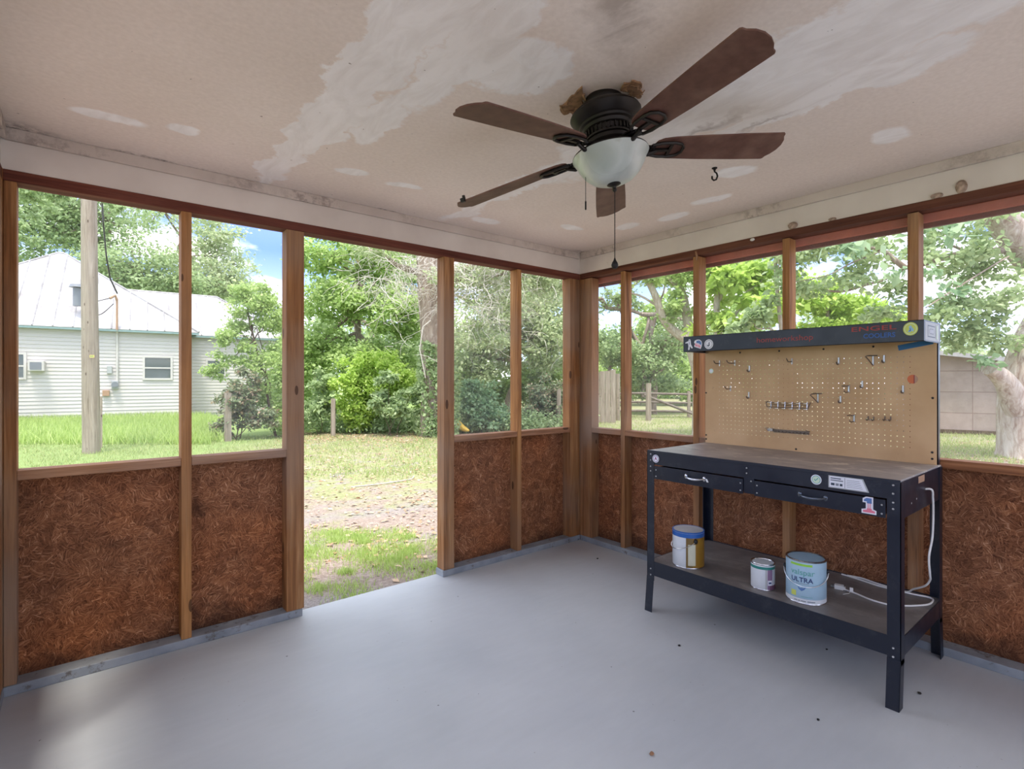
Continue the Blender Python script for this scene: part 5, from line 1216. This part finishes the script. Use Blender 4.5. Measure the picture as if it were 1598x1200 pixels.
# wall mounted things of the house
def hbox(u0, u1, v0, v1, d, mat, name, label=None, n0=0):
    s0, zt = on_house(u0, v0, n0); s1, _ = on_house(u1, v0, n0); _, zb = on_house(u0, v1, n0); m = MB()
    m.add([hp_(a, n0-dd, z) for z in (zb, zt) for a, dd in ((s0, d), (s1, d), (s1, .0), (s0, .0))], [(0,3,2,1),(4,5,6,7),(0,1,5,4),(1,2,6,5),(2,3,7,6),(3,0,4,7)])
    return obj(name, m, mat, house, .01, label=label)
ac = hbox(46, 71, 563, 579, .32, 'siding', 'air_conditioner', 'white window air conditioner'); 
s0, zt = on_house(49, 565.5); s1, _ = on_house(67, 565); _, zb = on_house(49, 577)
obj('grille', MB().add([hp_(s0, -.33, zb), hp_(s1, -.33, zb), hp_(s1, -.33, zt), hp_(s0, -.33, zt)], [(0,1,2,3)]), 'ink_grey', ac)
hbox(167, 175, 571, 583, .12, 'ink_silver', 'breaker_box'); mt = hbox(174, 185, 594, 607, .14, 'ink_silver', 'electric_meter'); hbox(160, 171, 609, 618, .12, 'ink_tan', 'telephone_box', 'tan telephone box')
s_, z_ = on_house(179.5, 600); obj('dial', MB().tube([hp_(s_, -.14, z_), hp_(s_, -.22, z_)], .10, 14), 'ink_grey', mt)
s_, z_ = on_house(183, 594); s2_, z2_ = on_house(184, 463)
cd_ = obj('conduit', MB().tube([hp_(s_, -.06, z_), hp_(s_, -.06, EZ-.1), hp_(s_, -.24, EZ)], .035, 8), 'siding', house, smooth=True)
obj('mast', MB().tube([hp_(s_, -.24, EZ), hp_(s_, -.26, z2_-.1)], .035, 8).tube([hp_(s_, -.26, z2_-.15), hp_(s_-.05, -.3, z2_), hp_(s_-.20, -.35, z2_-.12)], .05, 8), 'ink_tan', cd_, smooth=True)
obj('cable_loop', MB().tube(spline([hp_(s_-.15, -.35, z2_-.1), hp_(s_-.7, -.4, z2_-.35), hp_(s_-.75, -.4, z2_-.65), hp_(s_-.45, -.4, z2_-.7), hp_(s_-.1, -.3, z2_-.3)]), .014, 5), 'gum', cd_)
vt = pv(121, 455, 18.3); vb = MB().tube([vt+Vector((0,0,-.5)), vt+Vector((0,0,.12))], .13, 12).tube([vt+Vector((0,0,.14)), vt+Vector((0,0,.24))], [.24, .20], 12); obj('roof_vent', vb, 'ink_grey', house, smooth=True)
tag(obj('power_line', wr_, 'gum', origin=tuple(pv(156, 250, 12))), 'black service cable sagging from the pole top to the house roof', 'cable')

# ------------------------------------------------------------------ shed at the right
shed = empty('shed', at(1510, 15, GZ)); tag(shed, 'weathered pink grey block shed with a white metal roof edge behind the workbench, right', 'shed')
def block():
    t = NT('weathered_block_wall', .85, 0, .2)
    b = t.n('ShaderNodeTexBrick'); sep = t.n('ShaderNodeSeparateXYZ'); t.l(t.obj(), sep.inputs[0]); cb = t.n('ShaderNodeCombineXYZ')
    t.l(t.math('SUBTRACT', sep.outputs[0], sep.outputs[1]), cb.inputs[0]); t.l(sep.outputs[2], cb.inputs[1]); t.l(cb.outputs[0], b.inputs['Vector'])
    b.inputs['Scale'].default_value = 1.0; b.inputs['Brick Width'].default_value = 1.2; b.inputs['Row Height'].default_value = .55; b.inputs['Mortar Size'].default_value = .012; b.offset = 0
    b.inputs['Color1'].default_value = lin((166, 152, 144)); b.inputs['Color2'].default_value = lin((158, 146, 138)); b.inputs['Mortar'].default_value = lin((140, 124, 116))
    c = t.mix(.7, b.outputs[0], t.ramp(t.noise(scale=3, detail=8, rough=.75), [(.3, (.66,.62,.60,1)), (.7, (1.1,1.07,1.05,1))]), 'MULTIPLY'); t.col(c); return t.m
M['block'] = block()
A = at(1400, 14.6, GZ); B = at(1562, 13.4, GZ); dA = (B-A).normalized(); nA = Vector((-dA.y, dA.x, 0)); nA = nA if nA.dot(FW) > 0 else -nA
zl, zr = zat(546, 14.3), zat(560, 13.4)
m = MB(); Cc = B+nA*5; Dd = A+nA*5; up1 = Vector((0,0,zl-GZ)); up2 = Vector((0,0,zr-GZ))
m.add([A, B, Cc, Dd, A+up1, B+up2, Cc+up2, Dd+up1], [(0,1,5,4),(1,2,6,5),(2,3,7,6),(3,0,4,7)]); obj('wall', m, 'block', shed)
m = MB(); z0 = Vector((0,0,.02)); zz_ = Vector((0,0,.13)); q = [A+up1-nA*.35-dA*.3, B+up2-nA*.35+dA*.35, Cc+up2+nA*.3+dA*.35, Dd+up1+nA*.3-dA*.3]
q = [q[0], q[1]+Vector((0,0,-.14)), q[2]+Vector((0,0,-.14)), q[3]]
m.add([p+z0 for p in q] + [p+zz_ for p in q], [(0,3,2,1),(4,5,6,7),(0,1,5,4),(1,2,6,5),(2,3,7,6),(3,0,4,7)]); obj('roof', m, 'metal_roof', shed)
obj('corner_board', MB().box(B.x-.05, B.x+.05, B.y-.05, B.y+.05, GZ, zr), 'teal', shed); obj('footing', MB().beam(A-nA*.03+Vector((0,0,.06)), B-nA*.03+Vector((0,0,.06)), .05, .10), 'bark_dark', shed)

# ------------------------------------------------------------------ grass and litter (uncountable)
def blades(name, pts, h, w, mat, label, cat):
    n = len(pts); a = rng.random(n)*2*PI; hh = h*(.5+rng.random(n)); lx = rng.normal(0, .35, (n, 2))*hh[:, None]
    v = np.empty((n, 3, 3)); dx = np.stack([np.cos(a), np.sin(a)], 1)*w/2
    v[:, 0, :2] = pts[:, :2]-dx; v[:, 1, :2] = pts[:, :2]+dx; v[:, 0, 2] = v[:, 1, 2] = GZ-.005; v[:, 2, :2] = pts[:, :2]+lx; v[:, 2, 2] = GZ+hh
    me = bpy.data.meshes.new(name); me.vertices.add(n*3); me.vertices.foreach_set('co', v.reshape(-1).astype(np.float32)); me.loops.add(n*3); me.loops.foreach_set('vertex_index', np.arange(n*3, dtype=np.int32))
    me.polygons.add(n); me.polygons.foreach_set('loop_start', np.arange(0, n*3, 3, dtype=np.int32)); me.polygons.foreach_set('loop_total', np.full(n, 3, dtype=np.int32)); me.update(calc_edges=True)
    at_ = me.attributes.new('tint', 'FLOAT', 'FACE'); at_.data.foreach_set('value', np.clip(rng.normal(.5, .25, n), 0, 1).astype(np.float32)); me.materials.append(M[mat])
    o = bpy.data.objects.new(name, me); COL.objects.link(o); return tag(o, label, cat, kind='stuff')
def ground_pts(n, u0, u1, d0, d1, clump=0, sg=.12):
    if clump:
        k_ = clump; u = rng.uniform(u0, u1, k_); d_ = d0+(d1-d0)*rng.random(k_); c_ = np.array([tuple(at(a, b_, GZ)) for a, b_ in zip(u, d_)]); i = rng.integers(0, k_, n); p = c_[i]; sgk = sg*(.4+rng.random(k_))[i]
        p = p + np.concatenate([rng.normal(size=(n, 2))*sgk[:, None], np.zeros((n, 1))], 1)
    else:
        u = rng.uniform(u0, u1, n); d_ = d0+(d1-d0)*rng.random(n); p = np.array([tuple(at(a, b_, GZ)) for a, b_ in zip(u, d_)])
    return p[(p[:, 1] > .25) | (p[:, 0] > .35)]
blades('tall_grass', np.concatenate([ground_pts(26000, -40, 330, 11.5, 19.5), ground_pts(4000, 280, 350, 12, 18)]), .24, .03, 'weed_leaf', 'tall bright green grass in front of the white house', 'grass')
blades('grass', np.concatenate([ground_pts(9000, 440, 720, 4.1, 4.9, 34, .085), ground_pts(3500, 440, 720, 3.35, 4.1, 14, .075)]), .035, .007, 'weed_leaf', 'low green weeds growing in patches just outside the doorway', 'grass')
blades('grass', np.concatenate([ground_pts(16000, 20, 720, 7.5, 13, 700, .25), ground_pts(12000, 900, 1100, 9, 24, 500, .3), ground_pts(7000, 1440, 1600, 6, 14, 300, .25)]), .06, .014, 'grass_leaf', 'thin yellowish lawn grass between the drive and the hedge', 'grass')
lp = np.concatenate([ground_pts(5000, 440, 900, 12, 14.2, 200, .3), ground_pts(2500, 440, 740, 4, 12, 300, .3), ground_pts(1500, 1440, 1620, 7, 12, 100, .3)]); lp[:, 2] = GZ+.012
tag(leaf_mesh('leaf_litter', lp, .05, 'dry_leaf', up=3.0), 'brown dry leaf litter along the foot of the hedge', 'leaf litter', kind='stuff')

ug = []
for _ in range(150):
    u = random.uniform(440, 900); dd = random.uniform(14.0, 15.8); c_ = at(u, dd, GZ+random.uniform(.05, .3)); ug.append(np.array(tuple(c_)) + rng.normal(size=(130, 3))*np.array((.22, .22, .16)))
ug = np.concatenate(ug); ug = ug[ug[:, 2] > GZ+.02]
tag(leaf_mesh('undergrowth', ug, .09, 'leaf_mid'), 'low leafy undergrowth filling the foot of the hedge behind the posts', 'undergrowth', kind='stuff')
